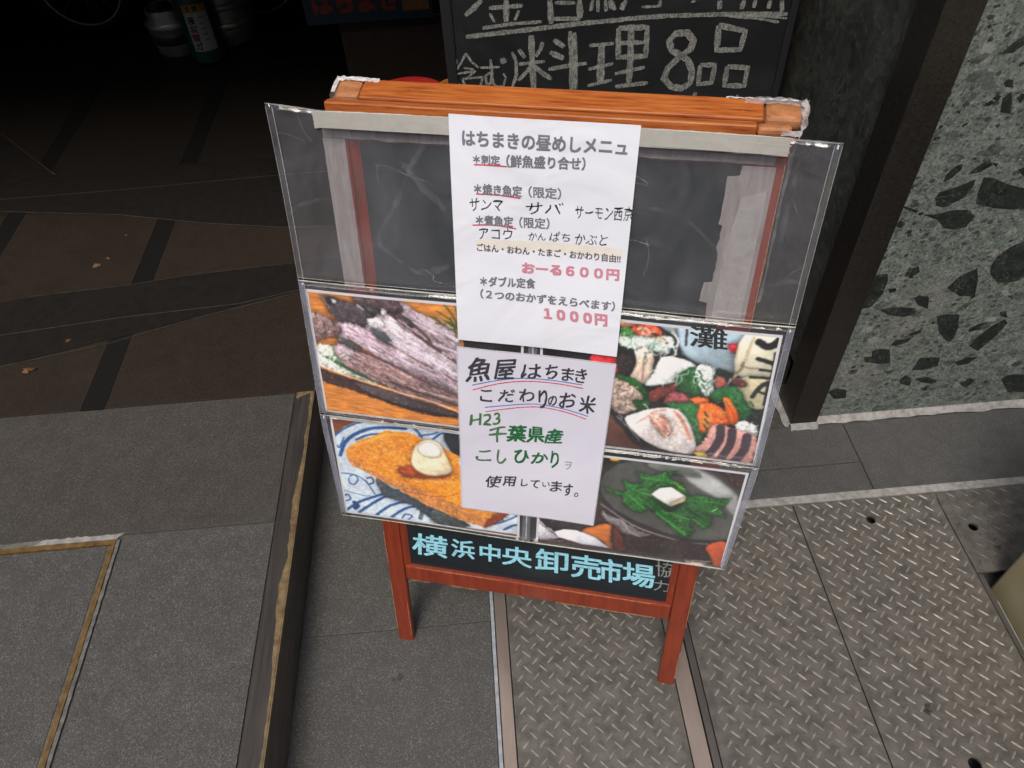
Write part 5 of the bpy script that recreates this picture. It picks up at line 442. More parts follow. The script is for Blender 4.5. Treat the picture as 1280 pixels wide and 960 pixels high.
for i in range(len(edges)-1):
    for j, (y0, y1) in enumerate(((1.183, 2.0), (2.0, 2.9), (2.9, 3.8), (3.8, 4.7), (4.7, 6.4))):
        slab(edges[i+1]+.026, edges[i]-(.026 if i else 0), y0, y1, 'granite_warm_half_shaded' if j == 0 else 'granite_brown_shaded')  # row colours carry the dimming with depth: lighter copy first, darker behind
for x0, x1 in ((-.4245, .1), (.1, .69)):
    for y0, y1 in ((1.21, 2.0), (2.0, 2.9), (2.9, 3.8), (3.8, 6.4)): slab(x0, x1, y0, y1, 'granite_brown_shaded', fl2)
# nosing
ns = empty('step_nosing', loc=(-.445, .4, .12)); tag(ns, 'long dark metal step edge with a worn yellow arris, left of the sign', 'step edge')
def rel(o, root):                                               # keep world coordinates under a root that has a location
    o.parent = root; o.matrix_parent_inverse = root.matrix_basis.inverted(); return o
rel(box('tread_strip', 'nosing_dark', -.4635, -.4245, -1.2, 1.182, .1168, .1235, None, .0012), ns)
rel(box('riser_plate', 'riser_brown', -.4243, -.4215, -1.2, 1.182, 0, .1205, None), ns)
rel(box('riser_plate', 'riser_brown', -.4245, .668, 1.186, 1.1905, 0, .1205, None), ns)
rel(box('tread_strip', 'nosing_dark', -.4245, .668, 1.1835, 1.209, .1168, .1235, None, .0012), ns)
yy = -1.2; prev = None; wob = .009; inn = []
while yy < 1.181:
    wob += random.uniform(-.0022, .0022); wob = min(.013, max(.0045, wob)); 
    k = .5+.5*math.sin(yy*9+1.3); inn.append((-.4236-wob*(.65+.5*k), yy)); yy += .009
out_ = [(-.4236, 1.1808), (-.4236, -1.2)]
rel(plate('worn_arris', 'worn_brass', inn+[(-.452, 1.166), (-.4565, 1.160), (-.461, 1.165), (-.460, 1.1808)]+out_[:1]+out_[1:], [], .1225, .12385, None), ns)
rel(plate('worn_arris', 'worn_brass', [(-.4231, 1.18), (-.4231, -1.2), (-.4209, -1.2), (-.4209, 1.18)], [], .1175, .1236, None), ns)
# hatch frame in the raised floor: mortar border, rusty angle, infill slab
hf = empty('floor_hatch', loc=(-.78, .4, .12)); tag(hf, 'stone floor hatch with a rusty brass frame in pale mortar, at the left', 'floor hatch')
def strip_rag(name, m, axis, a0, a1, b0, b1, z, rag, n=70):
    p1 = [(a0+(a1-a0)*i/n, b0+random.uniform(-rag, rag)) for i in range(n+1)]; p2 = [(a0+(a1-a0)*i/n, b1+random.uniform(-rag, rag)) for i in range(n, -1, -1)]
    o = [(x, y) if axis == 'x' else (y, x) for x, y in p1+p2]
    return rel(plate(name, m, o, [], .1165, z), hf)
strip_rag('mortar_border', 'mortar_dim', 'x', -3.2, -.775, .8295, .841, .1204, .0013, 200)
strip_rag('mortar_border', 'mortar_dim', 'y', -1.2, .829, -.7765, -.7695, .1202, .0008, 200)
strip_rag('frame_bar', 'rust_brass', 'x', -3.2, -.7775, .8185, .829, .1212, .0004)
strip_rag('frame_bar', 'rust_brass', 'y', -1.2, .818, -.7845, -.7775, .1211, .0003)
strip_rag('frame_bar', 'frame_brass', 'y', -1.2, .816, -.7905, -.7848, .1200, .0003)
rel(plate('mortar_patch', 'mortar', [(-.94+.0085*i, .8300+random.uniform(0, .001)) for i in range(20)]+[(-.765-.0085*i, .8425+random.uniform(-.002, .0015)) for i in range(20)], [], .1165, .1208), hf)
rel(box('granite_slab', 'granite_grey', -3.2, -.7915, -1.2, .816, .1165, .1197), hf)

# metal strips between pavement and tread plates
a = box('sealant_line', 'pale_sealant', -.0525, -.0455, -1.2, .847, -.05, .002, bevel=.001); tag(a, 'pale sealant line beside the steel edging left of the tread plates', kind='structure')
ang = box('steel_edging', 'strip_bronze', -.0440, -.0215, -1.2, .847, -.05, .0012, bevel=.0006); tag(ang, 'flat steel edging strip along the left tread plate', 'edging strip')
ang = box('steel_edging', 'strip_bronze', .2785, .3085, -1.2, .847, -.05, .0016, bevel=.0006); tag(ang, 'broad flat steel edging strip between the two tread plate rows at the sign foot', 'edging strip')
ang = box('steel_edging', 'angle_steel', .3115, .3245, -1.2, .847, -.05, .0004, bevel=.0006); tag(ang, 'narrow grey edging strip beside the broad steel strip', 'edging strip')

def circle(cx, cy, r, n=20, wob_=0): return [(cx+r*(1+random.uniform(-wob_, wob_))*math.cos(2*math.pi*i/n), cy+r*(1+random.uniform(-wob_, wob_))*math.sin(2*math.pi*i/n)) for i in range(n)]
def inside(x, y, poly):
    c_ = False; n = len(poly)
    for i in range(n):
        (x1, y1), (x2, y2) = poly[i], poly[i-1]
        if (y1 > y) != (y2 > y) and x < (x2-x1)*(y-y1)/(y2-y1)+x1: c_ = not c_
    return c_
def tread_plate(outline, holes, label, worn=1.0):
    cx = sum(p[0] for p in outline)/len(outline); cy = sum(p[1] for p in outline)/len(outline)
    root = empty('tread_plate', loc=(cx, cy, 0)); tag(root, label, 'floor plate', 'steel tread plates laid side by side')
    rel(plate('steel_sheet', 'tread_steel', outline, [circle(*h) for h in holes], -.006, 0), root)
    bm = bmesh.new(); P_ = .02925; x0 = .391; y0 = .575
    xs = [p[0] for p in outline]; ys = [p[1] for p in outline]
    for i in range(int((min(xs)-x0)/P_)-2, int((max(xs)-x0)/P_)+2):
        for j in range(int((min(ys)-y0)/P_)-2, int((max(ys)-y0)/P_)+2):
            for kx, ky, an in ((0, 0, -45), (-.5, -.5, 45)):
                cx_, cy_ = x0+(i+kx)*P_, y0+(j+ky)*P_
                if cy_ < -.25: continue
                a_ = math.radians(an+random.uniform(-2, 2)); L_ = .0112 if an < 0 else .0098; W_ = .0021; dx, dy = math.cos(a_), math.sin(a_)
                ends = [(cx_+dx*L_, cy_+dy*L_), (cx_-dx*L_, cy_-dy*L_)]
                if not all(inside(ex, ey, outline) for ex, ey in ends): continue
                if any(math.hypot(cx_-h[0], cy_-h[1]) < h[2]+.009 for h in holes): continue
                h_ = .0019*worn*random.uniform(.75, 1.1)
                def q(a, b, c_): return bm.verts.new((cx_+dx*a-dy*b, cy_+dy*a+dx*b, c_))
                ring = [q(L_, 0, .0001), q(L_*.55, W_, .0001), q(-L_*.55, W_, .0001), q(-L_, 0, .0001), q(-L_*.55, -W_, .0001), q(L_*.55, -W_, .0001)]
                tp = [q(L_*.7, 0, h_), q(L_*.4, W_*.28, h_), q(-L_*.4, W_*.28, h_), q(-L_*.7, 0, h_), q(-L_*.4, -W_*.28, h_), q(L_*.4, -W_*.28, h_)]
                for n_ in range(6): bm.faces.new((ring[n_], ring[(n_+1) % 6], tp[(n_+1) % 6], tp[n_]))
                bm.faces.new(tp)
    o = rel(finish('tread_pattern', bm, 'tread_bar' if worn > .9 else 'tread_steel'), root); o['kind'] = 'stuff'
    return root
tread_plate([(-.0195, -1.2), (.2765, -1.2), (.2765, .8465), (-.0195, .8465)], [], 'steel tread plate under the front right foot of the sign, between two flat strips')
tread_plate([(.3265, -1.2), (.6062, -1.2), (.6062, .8465), (.3265, .8465)], [], 'steel tread plate right of the sign, without any round hole')
tread_plate([(.6088, -1.2), (.9135, -1.2), (.9135, .825), (.9175, .838), (.9165, .8465), (.6088, .8465)], [(.7575, .7945, .0095), (.745, .318, .011)], 'steel tread plate with a round lifting hole near its upper end, second from the right')
tread_plate([(.9185, .838), (.916, .825), (.916, .6565), (1.6, .6565), (1.6, .8465), (.9185, .8465)], [(.9575, .7575, .0095)], 'worn smooth tread plate with a round hole in the right corner', .55)
tag(box('gutter_edging', 'angle_steel', .9165, .9265, -1.2, .654, -.05, -.002), 'dark steel edging of the drain channel at the right edge', 'edging strip')
tag(box('gutter_edging', 'pale_sealant', .9285, .9345, .3, .60, -.05, -.012), 'pale plastic edging inside the drain channel at the right', 'edging strip')
def spots(name, label, cx, cy, r, n, m, z):
    bm = bmesh.new()
    for _ in range(n):
        x, y, q = cx+random.uniform(-r, r), cy+random.uniform(-r, r), random.uniform(.25, .6)*r; c0 = bm.verts.new((x, y, z+.0004)); k = 10; ph = random.uniform(0, 6)
        vs_ = [bm.verts.new((x+q*(1+.35*math.sin(3*t_+ph))*math.cos(t_), y+q*(1+.3*math.cos(2*t_+ph))*math.sin(t_), z)) for t_ in [2*math.pi*i/k for i in range(k)]]
        for i in range(k): bm.faces.new((c0, vs_[i], vs_[(i+1) % k]))
    o = finish(name, bm, m); tag(o, label, kind='structure')
spots('grime_spot', 'dark grime spot on the steel tread plate', .703, .413, .012, 3, 'nosing_dark', .0012)
spots('grime_spot', 'small dark grime spots on the granite pavement', -.235, .545, .010, 3, 'grime', .0004)
spots('grime_spot', 'small pale chip in the tread plate', .545, .60, .004, 2, 'mortar_dim', .0010)
spots('grime_spot', 'dark worn spot beside the lifting hole', .985, .715, .012, 2, 'nosing_dark', .0006)
# beige cabinet at the right edge
bc = empty('beige_cabinet', loc=(1.14, .45, -.05)); tag(bc, 'beige enamelled metal cabinet corner at the right edge of the photo', 'cabinet')
rel(box('cabinet_body', 'beige_enamel', .948, 1.35, .25, .640, -.05, .62, None, .006), bc)
rel(box('cabinet_foot', 'pale_sealant', .950, 1.34, .26, .638, -.0515, -.0505, None), bc)
rel(box('cabinet_lid', 'beige_enamel', .943, 1.355, .245, .645, .622, .64, None, .004), bc)

# green stone wall, dark trim, side wall of the entrance, building shell
wl = empty('stone_wall', loc=(1.6, 1.2, 0)); tag(wl, 'wall clad in speckled green breccia panels on the right', 'wall')
rel(box('wall_core', 'dark_wall', .735, 4.0, 1.085, 1.45, -.05, 3.4), wl)
for x0, x1, z0, z1 in ((.7315, 1.93, .004, .7135), (.7315, 1.93, .7145, 1.42), (.7315, 1.93, 1.421, 2.1), (1.931, 3.1, .004, .7135), (1.931, 3.1, .7145, 1.42)):
    rel(box('stone_panel', 'breccia', x0, x1, 1.070, 1.086, z0, z1), wl)
bm = bmesh.new()
for poly in CLASTS:
    vs_ = [bm.verts.new((x, 1.0697, z)) for x, z in poly]; c0 = bm.verts.new((sum(p[0] for p in poly)/len(poly), 1.0695, sum(p[1] for p in poly)/len(poly)))
    for i in range(len(vs_)): bm.faces.new((c0, vs_[i], vs_[(i+1) % len(vs_)]))
bmesh.ops.recalc_face_normals(bm, faces=bm.faces)
for f_ in bm.faces:
    if f_.normal.y > 0: f_.normal_flip()
o = rel(finish('stone_fragments', bm, 'clast'), wl); o['kind'] = 'stuff'
for nm_, mt_, cnt, lo_, hi_ in (('small_fragments', 'clast', 420, .0016, .0060), ('pale_fragments', 'clast_mid', 230, .003, .016)):
    bm = bmesh.new()
    for _ in range(cnt):
        x, z = random.uniform(.745, 1.5), random.uniform(.02, .98); s_ = lo_+(hi_-lo_)*random.random()**2.2; n_ = random.randint(5, 8); an = random.uniform(-.2, .9); el = random.uniform(.35, .9)
        if abs(z-.714) < s_*1.3 or x-s_*1.4 < .733: continue
        c0 = bm.verts.new((x, 1.0695, z)); vs_ = []
        for i in range(n_):
            t_ = 2*math.pi*i/n_; r_ = s_*random.uniform(.7, 1.3); p, q = r_*math.cos(t_), r_*el*math.sin(t_); vs_.append(bm.verts.new((x+p*math.cos(an)-q*math.sin(an), 1.0698 if mt_ == 'clast' else 1.0699, z+p*math.sin(an)+q*math.cos(an))))
        for i in range(n_): bm.faces.new((c0, vs_[i], vs_[(i+1) % n_]))
    o = rel(finish(nm_, bm, mt_), wl); o['kind'] = 'stuff'
tr_ = empty('entrance_trim', loc=(.70, 1.09, 0)); tag(tr_, 'narrow polished black granite trim at the corner of the green wall', 'trim')
rel(box('trim_post', 'black_granite', .668, .7305, 1.056, 1.128, 0, 3.2, None, .0015), tr_)
jw = empty('side_wall', loc=(.8, 3, 0)); tag(jw, 'dark mottled marble side wall of the entrance behind the chalkboard', 'wall')
rel(box('marble_panel', 'serpentine', .682, .73, 1.130, 2.3, .118, 1.5), jw)
rel(box('marble_panel', 'serpentine', .682, .73, 2.302, 3.5, .118, 1.5), jw)
rel(box('marble_panel', 'serpentine', .682, .73, 1.130, 2.3, 1.502, 3.2), jw)
rel(box('marble_panel', 'serpentine', .682, .73, 2.302, 3.5, 1.502, 3.2), jw)
rel(box('wall_core', 'dark_wall', .7315, 1.2, 1.452, 6.6, -.05, 3.4), jw)
tag(box('back_wall', 'dark_wall', -4.6, .73, 6.5, 6.7, -.05, 3.4), 'dark wall at the back of the entrance', 'wall')
tag(box('left_wall', 'dark_wall', -4.7, -4.5, 1.2, 6.7, -.05, 3.4), 'dark wall on the far left of the entrance', 'wall')
tag(box('ceiling', 'ceiling_paint', -4.7, 1.2, CEIL_Y, 6.7, 2.05, 2.2), 'low ceiling over the shop entrance', kind='structure')
tag(box('facade', 'dark_wall', -6, 4.0, CEIL_Y-.002, CEIL_Y+.3, 2.2005, 9), 'building front above the entrance', 'building front')
tag(box('facade', 'dark_wall', -14, -4.705, CEIL_Y, CEIL_Y+.4, -.05, 2.2), 'plain building front left of the entrance', 'building front')
tag(box('facade', 'dark_wall', 4.01, 14, CEIL_Y, CEIL_Y+.4, -.05, 9), 'plain building front far right of the green wall', 'building front')

op = empty('sky_block_building', loc=(0, -7, 0)); tag(op, 'unseen plain building across the street, added behind the camera to block low sky', 'building')
rel(box('sky_block_front', 'sky_block_wall', -30, 30, -9, -7, -.05, 9.5), op)  # added out of view to cut low sky and darken the entrance
for fx in range(-7, 8):
    for fz in (1.2, 4.2, 7.0): rel(box('window', 'window_dark', fx*3.6-.9, fx*3.6+.9, -6.995, -6.97, fz, fz+1.5), op)
# floor strips lying across the entrance: dark rubber with pale worn edges
def floor_mat(pts, label, z=.1206):
    cx = sum(p[0] for p in pts)/len(pts); cy = sum(p[1] for p in pts)/len(pts)
    r_ = empty('rubber_mat', loc=(cx, cy, HP)); tag(r_, label, 'floor mat')
    rel(plate('mat_sheet', 'rubber_mat', pts, [], .1201, z+.0015), r_)
    return r_
def mat_line(r_, pts, w, z):
    bm = bmesh.new(); ribbon(bm, pts, w, lambda x, y: (x, y, z)); bmesh.ops.recalc_face_normals(bm, faces=bm.faces)
    for f_ in bm.faces:
        if f_.normal.z < 0: f_.normal_flip()
    rel(finish('pale_edge', bm, 'mat_edge'), r_)
ma = floor_mat([(-1.9, 1.50), (-1.244, 1.600), (-.542, 1.664), (.1, 1.72), (.1, 1.61), (-.517, 1.533), (-1.2, 1.350), (-1.9, 1.14)], 'dark rubber strip across the entrance floor, nearer one')
mat_line(ma, [(-1.9, 1.14), (-1.2, 1.348), (-.95, 1.40), (-.735, 1.472), (-.515, 1.532), (.1, 1.61)], .0026, .1224)
mat_line(ma, [(-1.9, 1.42), (-1.244, 1.462), (-.95, 1.493), (-.648, 1.510), (-.517, 1.541), (.1, 1.63)], .0022, .1226)
mat_line(ma, [(-1.244, 1.606), (-.985, 1.621), (-.778, 1.648), (-.542, 1.660), (.1, 1.72)], .0018, .1224)
mb = floor_mat([(-2.2, 2.18), (-1.524, 2.207), (-.661, 2.212), (.1, 2.2), (.1, 1.76), (-.586, 1.829), (-.826, 1.884), (-1.077, 1.957), (-1.455, 2.024), (-2.2, 2.10)], 'dark rubber strip across the entrance floor, farther one')
mat_line(mb, [(-2.2, 2.10), (-1.455, 2.025), (-1.077, 1.957), (-.826, 1.884), (-.586, 1.830), (.1, 1.76)], .0030, .1224)
mat_line(mb, [(-2.2, 2.02), (-1.48, 2.091), (-1.114, 2.092), (-.647, 2.106), (.1, 2.11)], .0024, .1224)
mc = floor_mat([(-2.6, 3.1), (-1.638, 2.51), (-1.347, 2.205), (-1.6, 2.14), (-2.6, 2.1)], 'corner of a black rubber mat with a pale edge, far left', .1230)
mat_line(mc, [(-2.2, 2.92), (-1.638, 2.51), (-1.347, 2.205)], .0028, .1250)
# dry leaf scraps
def leaf(x, y, s, rot, label):
    pts = []; n = 11
    for i in range(n):
        a_ = 2*math.pi*i/n+rot; r_ = s*(.55+.45*abs(math.cos(a_*1.5-rot)))*random.uniform(.6, 1.1); pts.append((x+r_*math.cos(a_), y+r_*.7*math.sin(a_)))
    bm = bmesh.new(); cz = HP+.006 if y < 1.6 else HP+.004
    c0 = bm.verts.new((x, y, cz+.003)); vs_ = [bm.verts.new((a, b, cz-.004+random.uniform(0, .004))) for a, b in pts]
    for i in range(n): bm.faces.new((c0, vs_[i], vs_[(i+1) % n]))
    bmesh.ops.recalc_face_normals(bm, faces=bm.faces)
    tag(finish('leaf_scrap', bm, 'dry_leaf'), label, 'leaf', 'dry leaf scraps on the entrance floor')
leaf(-1.125, 1.328, .020, .4, 'larger orange brown leaf scrap on the floor below the nearer rubber strip')
leaf(-1.058, 1.42, .010, 1.3, 'tiny orange leaf scrap lying on the nearer rubber strip')
leaf(-1.078, 1.722, .017, .2, 'orange leaf scrap on the floor between the two rubber strips, left of a smaller one')
leaf(-1.052, 1.748, .010, 2.2, 'small orange leaf scrap beside a bigger one, between the two rubber strips')
leaf(-1.03, 1.85, .007, .9, 'smallest orange leaf scrap, just below the farther rubber strip')

# ============================================================ THINGS DEEP IN THE ENTRANCE
def gas():
    r_ = empty('gas_cylinder', loc=(-1.005, 2.98, HP)); tag(r_, 'tall green gas cylinder with a yellow and white label, in front of the kegs', 'gas cylinder')
    R_ = .064
    lathe('cylinder_body', 'cylinder_green', [(R_*.8, 0), (R_*.96, .008), (R_, .03), (R_, .36), (R_*.97, .39), (R_*.75, .43), (R_*.42, .46), (R_*.34, .47), (R_*.34, .50)], r_, 40)
    lathe('valve', 'keg_steel', [(.012, .50), (.012, .54), (.022, .545), (.022, .56), (.01, .565)], r_, 20)
    def wrap(name, m, a0, a1, z0, z1, rr=.0006):
        bm = bmesh.new(); n = 12; A = []; B = []
        for i in range(n+1):
            a_ = a0+(a1-a0)*i/n; A.append(bm.verts.new(((R_+rr)*math.cos(a_), (R_+rr)*math.sin(a_), z0))); B.append(bm.verts.new(((R_+rr)*math.cos(a_), (R_+rr)*math.sin(a_), z1)))
        for i in range(n): bm.faces.new((A[i], A[i+1], B[i+1], B[i]))
        return finish(name, bm, m, r_)
    a0, a1 = math.radians(248), math.radians(326)
    lab = wrap('label', 'label_white', a0, a1, .055, .195); wrap('label', 'label_yellow', a0, a1, .1955, .222)
    LIFT[:] = [.00002, -.00003, 0]
    def cyl(a, b): an = a0+a/(R_); return ((R_+.0012)*math.cos(an), (R_+.0012)*math.sin(an), b)
    for ch_, z, m_ in (('液', .168, 'black'), ('炭', .137, 'red_print'), ('酸', .106, 'red_print'), ('ガ', .075, 'black')):
        o_ = lettering('lettering', m_, [(ch_, (.008, z+.014), (.034, z+.014), (.008, z-.013), 3)], cyl, r_)
    lettering('lettering', 'black', [('危', (.015, .219), (.030, .219), (.015, .200), 2), ('険', (.038, .219), (.055, .219), (.038, .200), 2)], cyl, r_)
    lettering('lettering', 'grey', [('ー', (.048+.0*i, .18-.02*i), (.066, .18-.02*i), (.048, .172-.02*i), 2) for i in range(5)], cyl, r_)
gas()
def keg(x, y, R_, H_, label, ribs, dark=False):
    r_ = empty('beer_keg', loc=(x, y, HP)); tag(r_, label, 'keg', 'steel beer kegs in the dark entrance')
    prof = [(R_*.80, 0), (R_*.86, .006), (R_*.88, .03), (R_*.97, .045)]
    for z in ribs: prof += [(R_*.98, z-.014), (R_*1.04, z-.007), (R_*1.06, z), (R_*1.04, z+.007), (R_*.98, z+.014)]
    prof += [(R_*.97, H_-.05), (R_*.86, H_-.035), (R_*.86, H_-.004), (R_*.83, H_), (R_*.80, H_-.004), (R_*.80, H_-.035), (.03, H_-.028), (.03, H_-.01), (0, H_-.01)]
    lathe('keg_shell', 'keg_steel', prof, r_, 40)
    lathe('coupler', 'keg_dark', [(.024, H_-.012), (.024, H_+.008), (.012, H_+.012)], r_, 16)
    if dark:
        lathe('rubber_band', 'keg_dark', [(R_*.985, .05), (R_*1.02, .055), (R_*1.02, .078), (R_*.985, .083)], r_, 40)
    return r_
keg(-.955, 3.16, .118, .40, 'larger ribbed steel keg behind the green gas cylinder', [.085, .155, .22, .30])
keg(-1.145, 3.08, .088, .17, 'smaller steel keg with a dark band, left of the green gas cylinder', [.115], True)
def bicycle():
    r_ = empty('bicycle', loc=(-1.2, 3.31, HP)); tag(r_, 'small wheeled bicycle parked behind the kegs, only wheels in view', 'bicycle')
    R_ = .19
    for cx in (-.335, .36):
        def ring(rad, n=40): return [(cx+rad*math.cos(2*math.pi*i/n), 0, R_+rad*math.sin(2*math.pi*i/n)) for i in range(n)]
        wh = tube('tyre', 'tyre', ring(R_-.014), .014, r_, 8, True)
        tube('rim', 'rim_metal', ring(R_-.031), .006, r_, 6, True)
        tube('hub', 'rim_metal', [(cx, -.035, R_), (cx, .035, R_)], .014, r_, 10)
        for i in range(16):
            a_ = 2*math.pi*i/16; tube('spoke', 'rim_metal', [(cx+.012*math.cos(a_+.4), .012*(-1)**i, R_+.012*math.sin(a_+.4)), (cx+(R_-.034)*math.cos(a_), 0, R_+(R_-.034)*math.sin(a_))], .001, r_, 4)
    for nm, pts, rad in (('frame_tube', [(-.335, .0, R_), (-.05, 0, .20), (.27, 0, .52)], .014), ('frame_tube', [(-.05, 0, .20), (-.12, 0, .62)], .014), ('fork', [(.36, .03, R_), (.30, .01, .5), (.26, 0, .75)], .012), ('handlebar', [(.26, -.24, .80), (.25, 0, .76), (.26, .24, .80)], .011), ('chainstay', [(-.335, .03, R_), (-.05, .02, .20)], .009)):
        tube(nm, 'bicycle_paint', pts, rad, r_, 10)
    lathe('saddle', 'tyre', [(.0, .62), (.07, .625), (.085, .65), (.06, .668), (0, .672)], r_, 16, (-.12, 0, 0))
bicycle()
cb_ = empty('wooden_box', loc=(-.26, 2.68, HP)); tag(cb_, 'plain dark brown wooden box under the blue board', 'box')
rel(box('box_body', 'wood_brown', -.435, -.085, 2.64, 2.95, HP, .352, None, .004), cb_); rel(box('box_lid', 'wood_brown', -.44, -.08, 2.63, 2.96, .3535, .3635, None, .003), cb_)
bs = empty('blue_signboard', loc=(-.32, 2.6, .365)); tag(bs, 'blue signboard with red lettering standing on the wooden box', 'sign')
rel(box('board', 'blue_paint', -.53, -.111, 2.6, 2.625, .3645, .62, None, .002), bs)
LIFT[:] = [0, -.00003, 0]
lt = lettering('lettering', 'red_print', [('はちまき', (-.497, .470), (-.225, .470), (-.497, .400), 6), ('定食', (-.49, .59), (-.30, .59), (-.49, .50), 6)], lambda x, z: (x, 2.5985, z), None)
for o in LOOSE: rel(o, bs)
rel(box('orange_block', 'orange_block', -.208, -.123, 2.5975, 2.5995, .392, .47, None), bs)
LIFT[:] = [0, 0, .00003]
def tub(name, m, x, y, r, z1, label):
    q = empty(name, loc=(x, y, HP)); tag(q, label, 'tub')
    lathe('tub_wall', m, [(r*.8, 0), (r*.95, z1-.02), (r*.95, z1-.006), (r*1.04, z1-.006), (r*1.04, z1), (r*.92, z1), (r*.90, z1-.01), (r*.76, .006), (0, .006)], q, 40)
tub('plastic_tub', 'red_plastic', -.19, 2.09, .11, .236, 'red plastic tub whose rim shows just above the sign')
tub('plastic_tub', 'orange_plastic', -.048, 2.13, .060, .229, 'orange plastic tub beside the red one, half hidden by the chalkboard')

# large chalkboard
CB = 1.5
ck = empty('chalkboard', loc=(.3, CB, HP)); tag(ck, 'large black chalkboard with big white chalk writing behind the sign', 'chalkboard')
rel(box('board', 'slate', -.028, .634, CB, CB+.012, .25, 1.30), ck)
rel(box('frame_side', 'black', -.050, -.029, CB-.004, CB+.022, .122, 1.32, None, .002), ck); rel(box('frame_side', 'black', .635, .650, CB-.004, CB+.022, .122, 1.32, None, .002), ck)
rel(box('frame_rail', 'black', -.0285, .6345, CB-.003, CB+.022, .215, .2495), ck); rel(box('frame_rail', 'black', -.0285, .6345, CB-.003, CB+.022, 1.3005, 1.32), ck)
for x in (-.04, .643): rel(tube('rear_leg', 'black', [(x, CB+.03, 1.28), (x, CB+.42, .125)], .010), ck)
bm = bmesh.new()
for i, (pts, w_) in enumerate(CHALK):
    def F_(x, z, i=i): return (x, CB-.0010-.00002*i, z)
    ribbon(bm, pts, w_*1.45, F_, jitter=.16)
bmesh.ops.recalc_face_normals(bm, faces=bm.faces)
o = rel(finish('chalk_writing', bm, 'chalk'), ck)

# ============================================================ THE A-FRAME SIGN
YAW, TILT = -.26113, .21001
BX, BY = -.2318, .6277
e_ = Vector((math.cos(YAW), math.sin(YAW), 0)); nr = Vector((-math.sin(YAW), math.cos(YAW), 0))
up_ = Vector((nr.x*math.sin(TILT), nr.y*math.sin(TILT), math.cos(TILT))); nn_ = e_.cross(up_)
def frame_at(u=0, v=0, n=0):
    p = Vector((BX, BY, 0))+e_*u+up_*v+nn_*n
    return Matrix(((e_.x, up_.x, nn_.x, p.x), (e_.y, up_.y, nn_.y, p.y), (e_.z, up_.z, nn_.z, p.z), (0, 0, 0, 1)))
W_, L_ = .523, 1.010
sg = empty('sandwich_board', frame_at()); tag(sg, 'red brown wooden A-frame sign with chalkboard panel, standing in the middle', 'sandwich board')
def member(name, m, u0, u1, v0, v1, n0, n1, bev=.0025, parent=sg): return box(name, m, u0, u1, v0, v1, n0, n1, parent, bev)
for side in (0, 1):
    u0, u1 = (0, .030) if side == 0 else (W_-.030, W_)
    bm = bmesh.new(); add_box(bm, u0, u1, 0, L_-.014, -.0148, 0); bmesh.ops.recalc_face_normals(bm, faces=bm.faces)
    for v in bm.verts:
        if v.co.y < .001: v.co.y = -.004 if v.co.z > -.01 else 0.0
    finish('leg', bm, 'frame_wood', sg, bevel=.004)
member('bottom_rail', 'frame_wood', .0305, W_-.0305, .181, .216, -.0142, -.0012, .003)
member('top_rail', 'frame_wood', .0305, W_-.0305, .973, .994, -.0142, -.001)
tp = member('top_cap', 'top_wood', .006, W_-.037, .9945, 1.009, -.0142, 0, .002)
member('top_cap', 'end_grain', W_-.0365, W_-.001, .9965, 1.008, -.0145, -.001, .004)
# bevelled inner moulding and slate panel
mo = bmesh.new()
U0, U1, V0, V1 = .0305, W_-.0305, .2165, .9725
for a, b in (((U0, V0), (U0, V1)), ((U0, V1), (U1, V1)), ((U1, V1), (U1, V0))):
    pass
d_ = .010; zf, zb = -.002, -.0085
ou = [(U0, V0), (U1, V0), (U1, V1), (U0, V1)]; inn_ = [(U0+d_, V0+.0005), (U1-d_, V0+.0005), (U1-d_, V1-d_), (U0+d_, V1-d_)]
for i in (1, 2, 3):
    j = (i+1) % 4
    bm = bmesh.new(); A_ = [bm.verts.new((*ou[i], zf)), bm.verts.new((*ou[j], zf)), bm.verts.new((*inn_[j], zb)), bm.verts.new((*inn_[i], zb)), bm.verts.new((*ou[i], -.016)), bm.verts.new((*ou[j], -.016)), bm.verts.new((*inn_[j], -.016)), bm.verts.new((*inn_[i], -.016))]
    for q in ((0, 1, 2, 3), (4, 7, 6, 5), (0, 4, 5, 1), (3, 2, 6, 7), (0, 3, 7, 4), (1, 5, 6, 2)): bm.faces.new([A_[k] for k in q])
    bmesh.ops.recalc_face_normals(bm, faces=bm.faces); finish('moulding', bm, 'frame_wood', sg)
member('slate_panel', 'slate_green', U0+.001, U1-.001, V0-.0008, V1-.001, -.014, -.0092, 0)
lettering('lettering', 'cyan', [(s, tl, tr, bl, w_) for s, tl, tr, bl, c_, w_ in TEXT3 if c_ == 'cyan'], lambda u, v: (u, v, -.0089), sg)
lettering('lettering', 'chalk_line', [(s, tl, tr, bl, w_) for s, tl, tr, bl, c_, w_ in TEXT3 if c_ == 'chalk'], lambda u, v: (u, v, -.0089), sg)
# old chalk traces on the panel
bm = bmesh.new()
for pts in ([(.355, .935), (.362, .945), (.372, .94), (.38, .935)], [(.356, .936), (.38, .933)], [(.34, .86), (.37, .865), (.39, .86)], [(.11, .80), (.12, .792), (.118, .785), (.135, .782)]):
    ribbon(bm, pts, .0012, lambda u, v: (u, v, -.0088), jitter=.3)
bmesh.ops.recalc_face_normals(bm, faces=bm.faces); finish('chalk_traces', bm, 'chalk', sg)
